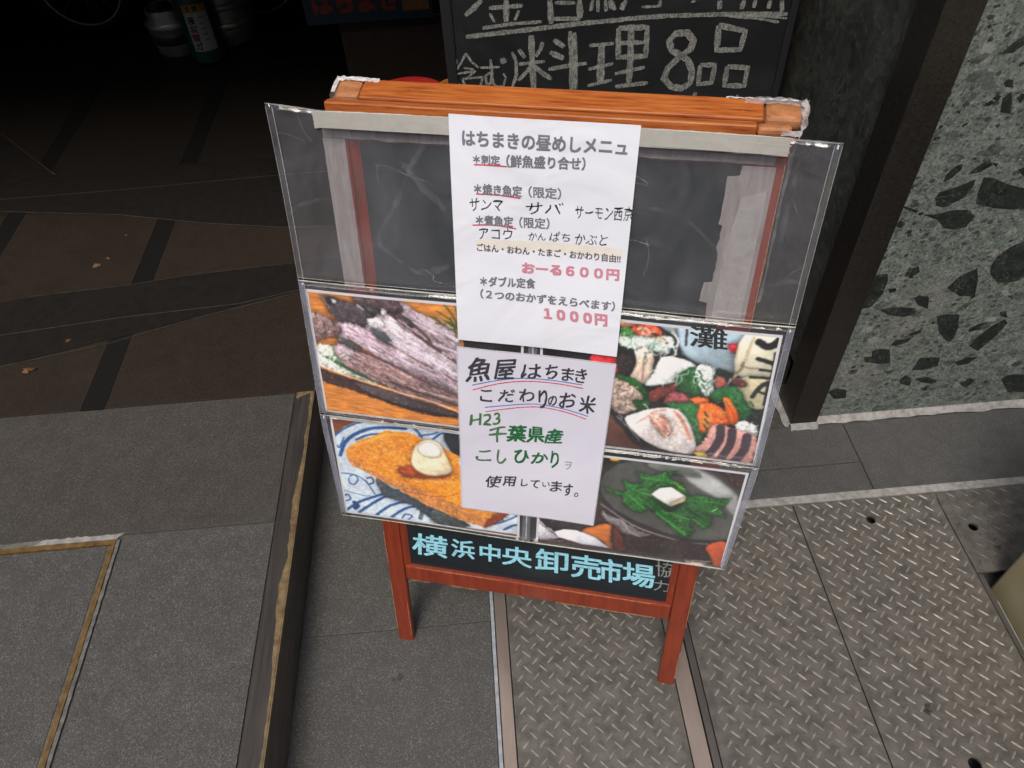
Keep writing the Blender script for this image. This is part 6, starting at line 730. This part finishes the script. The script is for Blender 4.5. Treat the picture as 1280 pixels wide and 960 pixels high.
# worn pale arrises on the wood
bm = bmesh.new()
for (a, b, v_, n_) in ((.05, .20, .2165, -.0012), (.24, .46, .2163, -.0012), (.04, .075, .1815, -.0012), (.11, .16, .1817, -.0012), (.30, .47, .1815, -.0012)):
    k = 14; pts = [(a+(b-a)*i/k, v_+random.uniform(-.0006, .0006)) for i in range(k+1)]
    ribbon(bm, pts, .0016, lambda u, v, n_=n_: (u, v, n_), jitter=.6)
for (v0, v1, u_) in ((.02, .12, .0275), (.03, .17, .0015), (.22, .30, .0015), (.02, .10, W_-.0015), (.17, .29, W_-.0012), (.70, .97, W_-.0015)):
    k = 16; pts = [(u_+random.uniform(-.0004, .0004), v0+(v1-v0)*i/k) for i in range(k+1)]
    ribbon(bm, pts, .0009, lambda u, v: (u, v, .0004), jitter=.95)
bmesh.ops.recalc_face_normals(bm, faces=bm.faces); finish('worn_arris', bm, 'worn_edge', sg)
# rear frame, mirrored about the hinge line
HV, HN = L_-.002, -.0172
ang_ = 2*TILT
def rear(u, v, n):                        # v measured down from the hinge, n outward at the back
    dv = v; c_, s_ = math.cos(ang_), math.sin(ang_)
    return (u, HV-dv*c_-n*s_*1.0, HN-dv*s_*1.0+(-n)*c_+0.0) if False else (u, HV-dv*c_+n*s_, HN-dv*s_-n*c_)
def rbox(name, m, u0, u1, d0, d1, n0, n1, bev=.002):
    bm = bmesh.new(); add_box(bm, u0, u1, d0, d1, n0, n1, rear); bmesh.ops.recalc_face_normals(bm, faces=bm.faces); return finish(name, bm, m, sg, bevel=bev)
US = .012
rbox('rear_leg', 'frame_wood', US, US+.030, .014, 1.0, 0, .024); rbox('rear_leg', 'frame_wood', W_-.022+US-.012, W_+.008+US-.012, .014, 1.0, 0, .024)
rbox('rear_rail', 'frame_wood', US+.031, W_-.023, .79, .83, .002, .02); rbox('rear_panel', 'slate', US+.031, W_-.023, .03, .789, .008, .012, 0)
rbox('rear_cap', 'top_wood', US+.030, W_-.030, -.003, .014, 0, .0325, .002)
rbox('rear_cap', 'end_grain', US-.002, US+.0292, -.003, .0135, 0, .0325, .006); rbox('rear_cap', 'end_grain', W_-.0292, W_+.010, -.003, .0135, -.001, .0325, .007)
member('hinge', 'rim_metal', .10, .16, .972, .996, -.0165, -.0150, 0); member('hinge', 'rim_metal', .36, .42, .972, .996, -.0165, -.0150, 0)
bul0 = lambda u, v: .0045+.007*max(0, (v-.78)/.23)**2*(abs(u-.26)/.3)**2*1.6+.002*math.sin(u*14+1)*math.sin(v*11)
# tapes on the frame
def ragged(u0, u1, v0, v1, left=0, right=0, top=0, bottom=0, n=26):
    P_ = []
    rr = lambda a: random.choice((0, 0, random.uniform(-a, a), random.uniform(-a, a)*.5)) if a else 0
    P_ += [(u0+(u1-u0)*i/n, v0+rr(bottom)) for i in range(n)]
    P_ += [(u1+rr(right), v0+(v1-v0)*i/n) for i in range(n)]
    P_ += [(u1-(u1-u0)*i/n, v1+rr(top)) for i in range(n)]
    P_ += [(u0+rr(left), v1-(v1-v0)*i/n) for i in range(n)]
    return P_
tw = lambda x, y, z: (x, y, z+.0092+bul0(x, y))
plate('tape', 'tape_white', ragged(.0, .1605, .9845, 1.0045, .0008, .002, .0006, .001), [], .0006, .0009, sg, tw)
plate('tape', 'tape_white', ragged(.3652, W_-.004, .9845, 1.0045, .0008, .002, .0006, .001), [], .0006, .0009, sg, tw)
plate('tape', 'tape_grey', ragged(.0, W_-.012, .9680, .9840, .0005, .003, 0, .0025), [], .0002, .0005, sg)
plate('tape', 'tape_grey', ragged(-.001, .0265, .77, .9675, .0004, .0006), [], .0004, .0007, sg)
jag = [(W_-.010, .9480), (W_-.010, .77), (W_-.056, .77), (W_-.058, .795), (W_-.067, .797), (W_-.066, .822), (W_-.056, .824), (W_-.054, .852), (W_-.057, .868), (W_-.055, .896), (W_-.0595, .897), (W_-.058, .935), (W_-.046, .9365), (W_-.0455, .9480)]
jr = []
jag = [(x, y+.018 if y > .93 else y) for x, y in jag]
for (a, b) in zip(jag, jag[1:]+jag[:1]):
    for i in range(5): jr.append((a[0]+(b[0]-a[0])*i/5+(random.uniform(-.0009, .0009) if a[0] < W_-.03 else 0), a[1]+(b[1]-a[1])*i/5))
plate('tape', 'tape_grey', jr, [], .0005, .0009, sg)
jr2 = [(W_-.014, .9400), (W_-.016, .775), (W_-.050, .775), (W_-.048, .86), (W_-.040, .93)]
plate('tape', 'tape_clear', jr2, [], .0011, .0014, sg)
def crumple(name, m, rows):
    bm = bmesh.new(); V_ = [[bm.verts.new((p[0]+random.uniform(-.0008, .0008), p[1]+random.uniform(-.0008, .0008), p[2]+random.uniform(-.0012, .0012))) for p in r] for r in rows]
    for a, b in zip(V_, V_[1:]):
        for i in range(len(a)-1): bm.faces.new((a[i], a[i+1], b[i+1], b[i]))
    bmesh.ops.recalc_face_normals(bm, faces=bm.faces); return finish(name, bm, m, sg)
def over(u0, u1, k=9, n=16):        # tape laid over a rear corner, round the end
    rows = []
    for j in range(k):
        t_ = j/(k-1); n_ = -.050+.030*t_; rows.append([(u0+(u1-u0)*i/n, L_+.0030+.0035*math.sin(math.pi*min(1, (i+1)/n*1.1))*(.4+t_*.5)-(.004 if j == 0 else 0), n_) for i in range(n+1)])
    return rows
def rt(u, d, n): return rear(u, d, n)
arc = lambda t_: -.0034-.0010*math.sin(math.pi*t_)
crumple('tape', 'tape_crumpled', [[rt(US-.004+.052*i/14, arc(i/14)-.0004*k, .0265+.0032*k) for i in range(15)] for k in range(3)])
crumple('tape', 'tape_crumpled', [[rt(US-.0045-.0012*math.sin(i), -.004+.0045*i, .001+.0105*k) for i in range(9)] for k in range(4)])
crumple('tape', 'tape_crumpled', [[rt(US-.0045+.010*k/2, -.0048, .0305-.0085*i) for i in range(4)] for k in range(2)])
crumple('tape', 'tape_clear', [[rt(W_-.050+.066*i/14, -.0038-.0016*math.sin(math.pi*min(1, i/12)), .022+.0052*k) for i in range(15)] for k in range(3)])
crumple('tape', 'tape_crumpled', [[rt(W_-.070+.075*i/16, -.0036-.0012*abs(math.sin(i*.8)), .0295+.0020*k) for i in range(17)] for k in range(2)])
crumple('tape', 'tape_crumpled', [[rt(W_+.0125+.0035*math.sin(1.2*i+k), -.007+.0055*i, -.001+.0105*k) for i in range(6)] for k in range(4)])
crumple('tape', 'tape_clear', [[(W_+.0035+.0035*k/2, .985-.006*i, -.004-.006*k) for i in range(8)] for k in range(4)])
crumple('tape', 'tape_crumpled', [[(W_-.012+.0050*i, 1.0055-.003*k, .0012-.001*k) for i in range(5)] for k in range(3)])
crumple('tape', 'tape_clear', [[(W_+.0008+.0022*i, .80+.012*j, .0005-.004*i-.0008*math.sin(j)) for i in range(3)] for j in range(16)])

# painting helpers
def noise2(x, y, seed):
    """smooth value noise"""
    xi, yi = np.floor(x).astype(int), np.floor(y).astype(int); fx, fy = x-xi, y-yi; fx = fx*fx*(3-2*fx); fy = fy*fy*(3-2*fy)
    def h(a, b): return np.mod(np.sin(a*127.1+b*311.7+seed*74.7)*43758.5453, 1.0)
    return (h(xi, yi)*(1-fx)+h(xi+1, yi)*fx)*(1-fy)+(h(xi, yi+1)*(1-fx)+h(xi+1, yi+1)*fx)*fy
def fbm(x, y, seed):
    return (noise2(x, y, seed)*.5+noise2(x*2.1, y*2.1, seed+3)*.3+noise2(x*4.3, y*4.3, seed+5)*.2)-.5
def sdist(X, Y, pts, closed):
    d = np.full(X.shape, 1e9); ins = np.zeros(X.shape, bool); n = len(pts)
    for i in range(n if closed else n-1):
        (x1, y1), (x2, y2) = pts[i], pts[(i+1) % n]; dx, dy = x2-x1, y2-y1; L2 = dx*dx+dy*dy+1e-9
        t_ = np.clip(((X-x1)*dx+(Y-y1)*dy)/L2, 0, 1); d = np.minimum(d, np.hypot(X-x1-t_*dx, Y-y1-t_*dy))
        if closed: ins ^= ((y1 > Y) != (y2 > Y)) & (X < (dx)*(Y-y1)/(dy if abs(dy) > 1e-9 else 1e-9)+x1)
    return d, ins
def smoothline(pts, closed):
    P_ = [np.array(p, float) for p in pts]; n = len(P_)
    if n < 3: return pts
    out = []
    rng = range(n) if closed else range(n-1)
    for i in rng:
        p0 = P_[(i-1) % n] if closed or i > 0 else P_[0]; p1 = P_[i]; p2 = P_[(i+1) % n]; p3 = P_[(i+2) % n] if closed or i+2 < n else P_[-1]
        for s_ in (0, .34, .67): out.append(tuple(.5*((2*p1)+(-p0+p2)*s_+(2*p0-5*p1+4*p2-p3)*s_**2+(-p0+3*p1-3*p2+p3)*s_**3)))
    if not closed: out.append(tuple(P_[-1]))
    return out
def paint(ops, X, Y):
    """X, Y in mm on the board; returns linear colours"""
    C_ = np.zeros(X.shape+(3,)); 
    for si, op in enumerate(ops):
        if op[0] == 'p':
            _, pts, col, amp, kind, fe = op
            big = max(p[0] for p in pts)-min(p[0] for p in pts) > 200
            wx = X+fbm(X/9, Y/9, si)*(1.5 if amp <= .14 else 5.0); wy = Y+fbm(X/9, Y/9, si+50)*(1.5 if amp <= .14 else 5.0)
            if (kind == 'n' or kind == 'd') and amp > .14: wx = wx+fbm(X/2.4, Y/2.4, si+9)*4.5; wy = wy+fbm(X/2.4, Y/2.4, si+19)*4.5
            d, ins = sdist(wx, wy, pts if big or amp <= .04 else smoothline(pts, True), True); sd = np.where(ins, d, -d)
            a = np.clip(sd/max(.7, fe)+.5, 0, 1); px_, py_ = [p[0] for p in pts], [p[1] for p in pts]
            rel_ = ((Y-(max(py_)+min(py_))/2)/(max(py_)-min(py_)+1)-(X-(max(px_)+min(px_))/2)/(max(px_)-min(px_)+1)*.5) if not big else 0*X
            vol = (.74+.26*np.clip(sd/3.5, 0, 1))*(1+.30*np.clip(rel_, -1, 1))+.04 if not big else 1+0*X
            if not big: C_ = C_*(1-(.42*np.exp(-d/2.4)*(~ins))[..., None])
            if kind == 'h': nz = fbm(X/14, Y/1.3, si)
            elif kind == 'v': nz = fbm(X/1.5, Y/12, si)
            elif kind == 'd': nz = fbm((X*.8-Y*.6)/9, (X*.6+Y*.8)/1.8, si)*1.1+fbm(X/2.2, Y/2.2, si+2)*.8
            elif kind == 'b': nz = fbm(X/3.2, Y/3.2, si)*.7+np.where(noise2(X/1.6, Y/1.6, si+7) > .78, .35, 0)
            elif False: pass
            else: nz = fbm(X/5, Y/5, si)*.9+fbm(X/1.5, Y/1.5, si+4)*1.1
            c_ = np.array(col, float)*(1+amp*1.9*nz[..., None])*vol[..., None]
            if kind in 'ndb' and amp > .13: c_ = c_+(np.clip((noise2(X/1.3, Y/1.3, si+31)*.6+noise2(X/3.1, Y/3.1, si+33)*.4-.70)*7, 0, 1)*60)[..., None]
            if kind in 'nd' and amp > .25: c_ = c_+np.array((8, -2, 4))*amp*fbm(X/3, Y/3, si+77)[..., None]*6
        else:
            _, pts, w_, col = op
            wx = X+fbm(X/4, Y/4, si)*1.6; wy = Y+fbm(X/4, Y/4, si+50)*1.6
            d, _i = sdist(wx, wy, smoothline(pts, False), False); a = np.clip((w_*.5-d)/.9+.5, 0, 1)
            c_ = np.array(col, float)*(1+.35*fbm(X/2, Y/2, si)[..., None])
        C_ = C_*(1-a[..., None])+c_*a[..., None]
    for _ in range(2 if C_.shape[0] > 100 else 0):
        Q_ = np.pad(C_, ((1, 1), (1, 1), (0, 0)), 'edge'); C_ = (Q_[:-2, 1:-1]+Q_[2:, 1:-1]+Q_[1:-1, :-2]+Q_[1:-1, 2:]+2*Q_[1:-1, 1:-1])/6
    C_ = C_*(1+.30*fbm(X/26, Y/26, 93)[..., None])
    C_ = C_*(1+.16*fbm(X/1.1, Y/1.1, 91)[..., None])+5
    C_ = (C_-118)*1.22+122
    C_ = np.clip(C_/255.0, .012, 1)
    return np.where(C_ <= .04045, C_/12.92, ((C_+.055)/1.055)**2.4)
# ---------------- clear vinyl pocket sheet hung on the board
def bulge(u, v):
    return .0045+.007*max(0, (v-.78)/.23)**2*(abs(u-.26)/.3)**2*1.6+.002*math.sin(u*14+1)*math.sin(v*11)
UL = lambda v: -.0535-.0125*min(1, (1.005-v)/.45)+(.004 if v < .5 else 0)*((.55-v)/.2 if v < .55 else 0)
UR = lambda v: .5690+.0015*math.sin((1-v)*5)-(.010*max(0, (.54-v)/.2))
vp = empty('vinyl_pocket_sheet', frame_at(.26, .67, .012)); tag(vp, 'clear vinyl sheet of six pockets hung over the front of the wooden sign', 'pocket sheet')
def clipfilm(pts): return [(min(max(x, UL(y+.67)-.26+.006), UR(y+.67)-.26-.006), y) for x, y in pts]
def film(name, m, c0, c1, v0, v1, n0, nu=20, nv=14, thick=.0004, parent=vp):
    """c0, c1: 0..1 across the sheet"""
    bm = bmesh.new(); G_ = []
    for s_ in (0, 1):
        for j in range(nv+1):
            v = v0+(v1-v0)*j/nv
            for i in range(nu+1):
                c_ = c0+(c1-c0)*i/nu; u = UL(v)+(UR(v)-UL(v))*c_
                vv = v+(.008*max(0, 1-c_/.12)*max(0, (v-.79)/.21) if v > .79 else 0); G_.append(bm.verts.new((u-.26, vv-.67, n0-.012+bulge(u, v)+thick*s_)))
    st = (nu+1)*(nv+1); id_ = lambda s_, j, i: G_[s_*st+j*(nu+1)+i]
    for j in range(nv):
        for i in range(nu):
            bm.faces.new((id_(1, j, i), id_(1, j, i+1), id_(1, j+1, i+1), id_(1, j+1, i))); bm.faces.new((id_(0, j, i), id_(0, j+1, i), id_(0, j+1, i+1), id_(0, j, i+1)))
    for i in range(nu): bm.faces.new((id_(0, 0, i), id_(0, 0, i+1), id_(1, 0, i+1), id_(1, 0, i))); bm.faces.new((id_(0, nv, i+1), id_(0, nv, i), id_(1, nv, i), id_(1, nv, i+1)))
    for j in range(nv): bm.faces.new((id_(0, j+1, 0), id_(0, j, 0), id_(1, j, 0), id_(1, j+1, 0))); bm.faces.new((id_(0, j, nu), id_(0, j+1, nu), id_(1, j+1, nu), id_(1, j, nu)))
    return finish(name, bm, m, parent, True)
ROWS = [(.7835, 1.003), (.5575, .7775), (.3415, .5510)]
for v0, v1 in ROWS:
    for c0, c1 in ((0.0, .497), (.503, 1.0)):
        pk = film('pocket', 'vinyl', c0, c1, v0, v1, .0075)
        b_ = film('back_film', 'vinyl', c0, c1, v0, v1, .0057 if v0 > .7 else .0035); b_.parent = pk
        e1 = film('side_weld', 'vinyl_edge' if v0 < .7 else 'vinyl', *((0.0, .013) if c0 == 0 else (.987, 1.0)), v0, v1, .0082, 2, 14, .0006); e1.parent = pk
for c0, c1 in ((.0115, .0130), (.987, .9885), (0, .0012), (.9988, 1.0)):
    film('weld_line', 'weld_soft', c0, c1, .345, 1.0, .0090, 1, 40, .0003)
for v0, v1, m_ in ((.7840, .7850, 'weld_soft'), (.7790, .7812, 'weld'), (.7740, .7748, 'weld_soft'), (.5575, .5583, 'weld_soft'), (.5522, .5538, 'weld'), (.3405, .3425, 'weld'), (1.0022, 1.0030, 'weld_soft')):
    film('weld_line', m_, 0, 1, v0, v1, .0092, 60, 1, .0004)
for v0, v1 in ROWS[1:]:
    film('weld_line', 'vinyl_edge', .490, .510, v0, v1, .0088, 2, 14, .0004)
    film('weld_line', 'weld', .499, .502, v0, v1, .0094, 1, 14, .0003)
bm = bmesh.new()                                       # soft creases pressed into the film
for pts in CREASE[:4]+CREASE[5:]: ribbon(bm, clipfilm(smoothline([(u-.26, v-.67) for u, v in pts], False)), random.choice((.005, .008)), lambda x, y: (x, y, .0088-.012+bulge(x+.26, y+.67)), taper=.2, jitter=.4)
bmesh.ops.recalc_face_normals(bm, faces=bm.faces); finish('crease', bm, 'crease', vp)['kind'] = 'stuff'
bm = bmesh.new()                                       # scuffs and scratches in the film
for _ in range(9):
    u, v = random.choice(((-.04, .0), (.525, .565), (.05, .14), (.38, .5))), random.uniform(.79, .99); u = random.uniform(*u)
    a_ = random.uniform(0, 3.1); l_ = random.uniform(.01, .05); kx = random.uniform(-.5, .5)
    pts = [(u+l_*s_*math.cos(a_+kx*s_)-.26, v+l_*s_*math.sin(a_+kx*s_)-.67) for s_ in (0, .25, .5, .75, 1)]
    ribbon(bm, clipfilm(pts), .0004, lambda x, y: (x, y, .0087-.012+bulge(x+.26, y+.67)))
bmesh.ops.recalc_face_normals(bm, faces=bm.faces); finish('scratches', bm, 'tape_clear', vp)['kind'] = 'stuff'

# ---------------- the four printed photographs in the pockets
def photo(key, u0, u1, v0, v1, label, du=0.0, parentless=None):
    cu_, cv_ = (u0+u1)/2, (v0+v1)/2; n_ = .0115
    r_ = empty('photo_print', frame_at(cu_, cv_, n_)); tag(r_, label, 'photo print', 'food photo prints in the vinyl pockets')
    hw, hh = (u1-u0)/2, (v1-v0)/2
    sk = lambda x, y: (x+du*(y/(2*hh)), y)                # sheet hangs slightly askew
    zz = lambda x, y: bulge(cu_+x, cv_+y)-.0055
    bm = bmesh.new(); nx, ny = 12, 8; V_ = {}
    for s_ in (0, 1):
        for j in range(ny+1):
            for i in range(nx+1):
                x, y = -hw+2*hw*i/nx, -hh+2*hh*j/ny; xx, y2 = sk(x, y); V_[s_, j, i] = bm.verts.new((xx, y2, zz(x, y)-.0003*(1-s_)))
    for j in range(ny):
        for i in range(nx):
            bm.faces.new((V_[1, j, i], V_[1, j, i+1], V_[1, j+1, i+1], V_[1, j+1, i])); bm.faces.new((V_[0, j, i], V_[0, j+1, i], V_[0, j+1, i+1], V_[0, j, i+1]))
    finish('paper_sheet', bm, 'photo_white', r_)
    b_ = .0036; NX, NY = 300, 212
    gx = np.linspace(-hw+b_, hw-b_, NX); gy = np.linspace(-hh+b_, hh-b_, NY); GX, GY = np.meshgrid(gx, gy); SX = GX+du*GY/(2*hh)
    col = paint(ART[key], (SX+cu_)*1000, (GY+cv_)*1000)
    Z = .0045+.002*np.sin((GX+cu_)*14+1)*np.sin((GY+cv_)*11)-.0055+.0003
    V = np.stack([SX, GY, Z], -1).reshape(-1, 3); idx = np.arange(NX*NY).reshape(NY, NX)
    F = np.stack([idx[:-1, :-1], idx[:-1, 1:], idx[1:, 1:], idx[1:, :-1]], -1).reshape(-1, 4)
    me = bpy.data.meshes.new('printed_picture'); me.vertices.add(len(V)); me.vertices.foreach_set('co', V.ravel()); me.loops.add(F.size); me.loops.foreach_set('vertex_index', F.ravel())
    me.polygons.add(len(F)); me.polygons.foreach_set('loop_start', np.arange(0, F.size, 4)); me.update(calc_edges=True)
    ca = me.color_attributes.new('ink', 'FLOAT_COLOR', 'POINT'); ca.data.foreach_set('color', np.concatenate([col.reshape(-1, 3), np.ones((NX*NY, 1))], 1).ravel())
    me.polygons.foreach_set('use_smooth', np.ones(len(F), bool)); me.materials.append(M['print']); link(bpy.data.objects.new('printed_picture', me), r_)
    return r_, cu_, cv_
photo('fish', -.0560, .2410, .5575, .7665, 'photo print of grilled fish on a wooden boat, upper left pocket', .004)
rs, cu_, cv_ = photo('sashimi', .2650, .5620, .5550, .7660, 'photo print of a sashimi platter with white cups, upper right pocket', -.006)
lt = lettering('lettering', 'black', [(s, (tl[0]-cu_, tl[1]-cv_), (tr[0]-cu_, tr[1]-cv_), (bl[0]-cu_, bl[1]-cv_), w_) for s, tl, tr, bl, c_, w_ in TEXT4], lambda x, y: (x, y, bulge(cu_+x, cv_+y)-.0045), rs)
photo('tofu', -.0545, .2390, .3440, .5490, 'photo print of fried tofu on a blue patterned plate, lower left pocket', .003)
photo('bowl', .2665, .5570, .3365, .5400, 'photo print of a grey bowl of green leaves with white tofu, lower right pocket', .005)

# ---------------- two taped-on sheets
def sheet(name, m, pts, n0, label, cat, curl, nx=16, ny=20):
    """pts: TL, TR, BR, BL on the board"""
    cu_ = sum(p[0] for p in pts)/4; cv_ = sum(p[1] for p in pts)/4
    r_ = empty(name, frame_at(cu_, cv_, n0)); tag(r_, label, cat)
    TL, TR, BR, BL = [Vector(p) for p in pts]; bm = bmesh.new(); V_ = {}
    for s_ in (0, 1):
        for j in range(ny+1):
            for i in range(nx+1):
                a, b = i/nx, j/ny; p = TL.lerp(TR, a).lerp(BL.lerp(BR, a), b); V_[s_, j, i] = bm.verts.new((p.x-cu_, p.y-cv_, curl(a, b)+.0002*s_))
    for j in range(ny):
        for i in range(nx):
            bm.faces.new((V_[1, j+1, i], V_[1, j+1, i+1], V_[1, j, i+1], V_[1, j, i])); bm.faces.new((V_[0, j, i], V_[0, j, i+1], V_[0, j+1, i+1], V_[0, j+1, i]))
    for i in range(nx): bm.faces.new((V_[0, 0, i], V_[1, 0, i], V_[1, 0, i+1], V_[0, 0, i+1])); bm.faces.new((V_[0, ny, i+1], V_[1, ny, i+1], V_[1, ny, i], V_[0, ny, i]))
    for j in range(ny): bm.faces.new((V_[0, j+1, 0], V_[1, j+1, 0], V_[1, j, 0], V_[0, j, 0])); bm.faces.new((V_[0, j, nx], V_[1, j, nx], V_[1, j+1, nx], V_[0, j+1, nx]))
    ps = finish('paper_sheet', bm, m, r_, True); es = ps.modifiers.new('split', 'EDGE_SPLIT'); es.split_angle = math.radians(30)
    H_ = (TL-BL).length; Wd = (TR-TL).length
    def F_(u, v): return (u-cu_, v-cv_, curl(min(1, max(0, (u-TL.x)/Wd)), min(1, max(0, (TL.y-v)/H_)))+.0006)
    return r_, F_
cl1 = lambda a, b: .0012*math.sin(a*5+b*2)+.0007*math.sin(b*9)-.002*b*b
s1, F1 = sheet('menu_sheet', 'paper', [(.1580, 1.0085), (.3665, 1.0072), (.3640, .7135), (.1553, .7150)], .0172, 'white menu sheet with printed and handwritten lunch dishes and pink prices, upper one', 'menu', cl1)
cl2 = lambda a, b: .0012*math.sin(a*6+1)+.0008*math.sin(b*7+a*3)+.003*a*b*b
s2, F2 = sheet('rice_notice', 'laminate', [(.1530, .7045), (.3645, .7030), (.3535, .4040), (.1465, .4025)], .0160, 'laminated sheet handwritten in black and green felt pen, below the menu', 'notice', cl2)
def texts(T_, F_, root):
    for col in sorted({q[4] for q in T_}):
        lettering('lettering', col, [(s, tl, tr, bl, w_) for s, tl, tr, bl, c_, w_ in T_ if c_ == col], F_, root, col in ('ink', 'felt', 'green', 'green2'))
def lines(Ls, F_, root):
    for pts, w_, c_ in Ls:
        bm = bmesh.new(); ribbon(bm, smoothline(pts, False), w_, F_, jitter=.2); bmesh.ops.recalc_face_normals(bm, faces=bm.faces); finish('underline', bm, c_, root)
texts(TEXT1, F1, s1); lines(LINE1, F1, s1)
bm = bmesh.new()
FH = lambda u, v: tuple(np.array(F1(u, v))-np.array((0, 0, .0003)))
ribbon(bm, [(HILITE[0][0], (HILITE[0][1]+HILITE[5][1])/2), (HILITE[1][0], (HILITE[1][1]+HILITE[4][1])/2), (HILITE[2][0], (HILITE[2][1]+HILITE[3][1])/2)], .0125, FH); bmesh.ops.recalc_face_normals(bm, faces=bm.faces); finish('highlight', bm, 'hilite', s1)
texts(TEXT2, F2, s2); lines(LINE2, F2, s2)
# laminate rim
bm = bmesh.new()
for a, b in (((.1532, .7042), (.3643, .7027)), ((.3643, .7027), (.3533, .4043)), ((.3533, .4043), (.1467, .4028)), ((.1467, .4028), (.1532, .7042))):
    ribbon(bm, [(a[0]+(b[0]-a[0])*i/12, a[1]+(b[1]-a[1])*i/12) for i in range(13)], .0030, F2)
bmesh.ops.recalc_face_normals(bm, faces=bm.faces); finish('laminate_rim', bm, 'tape_clear', s2)
for pts in ([(.262, .7015), (.262, .7062), (.255, .7062)],):
    pass
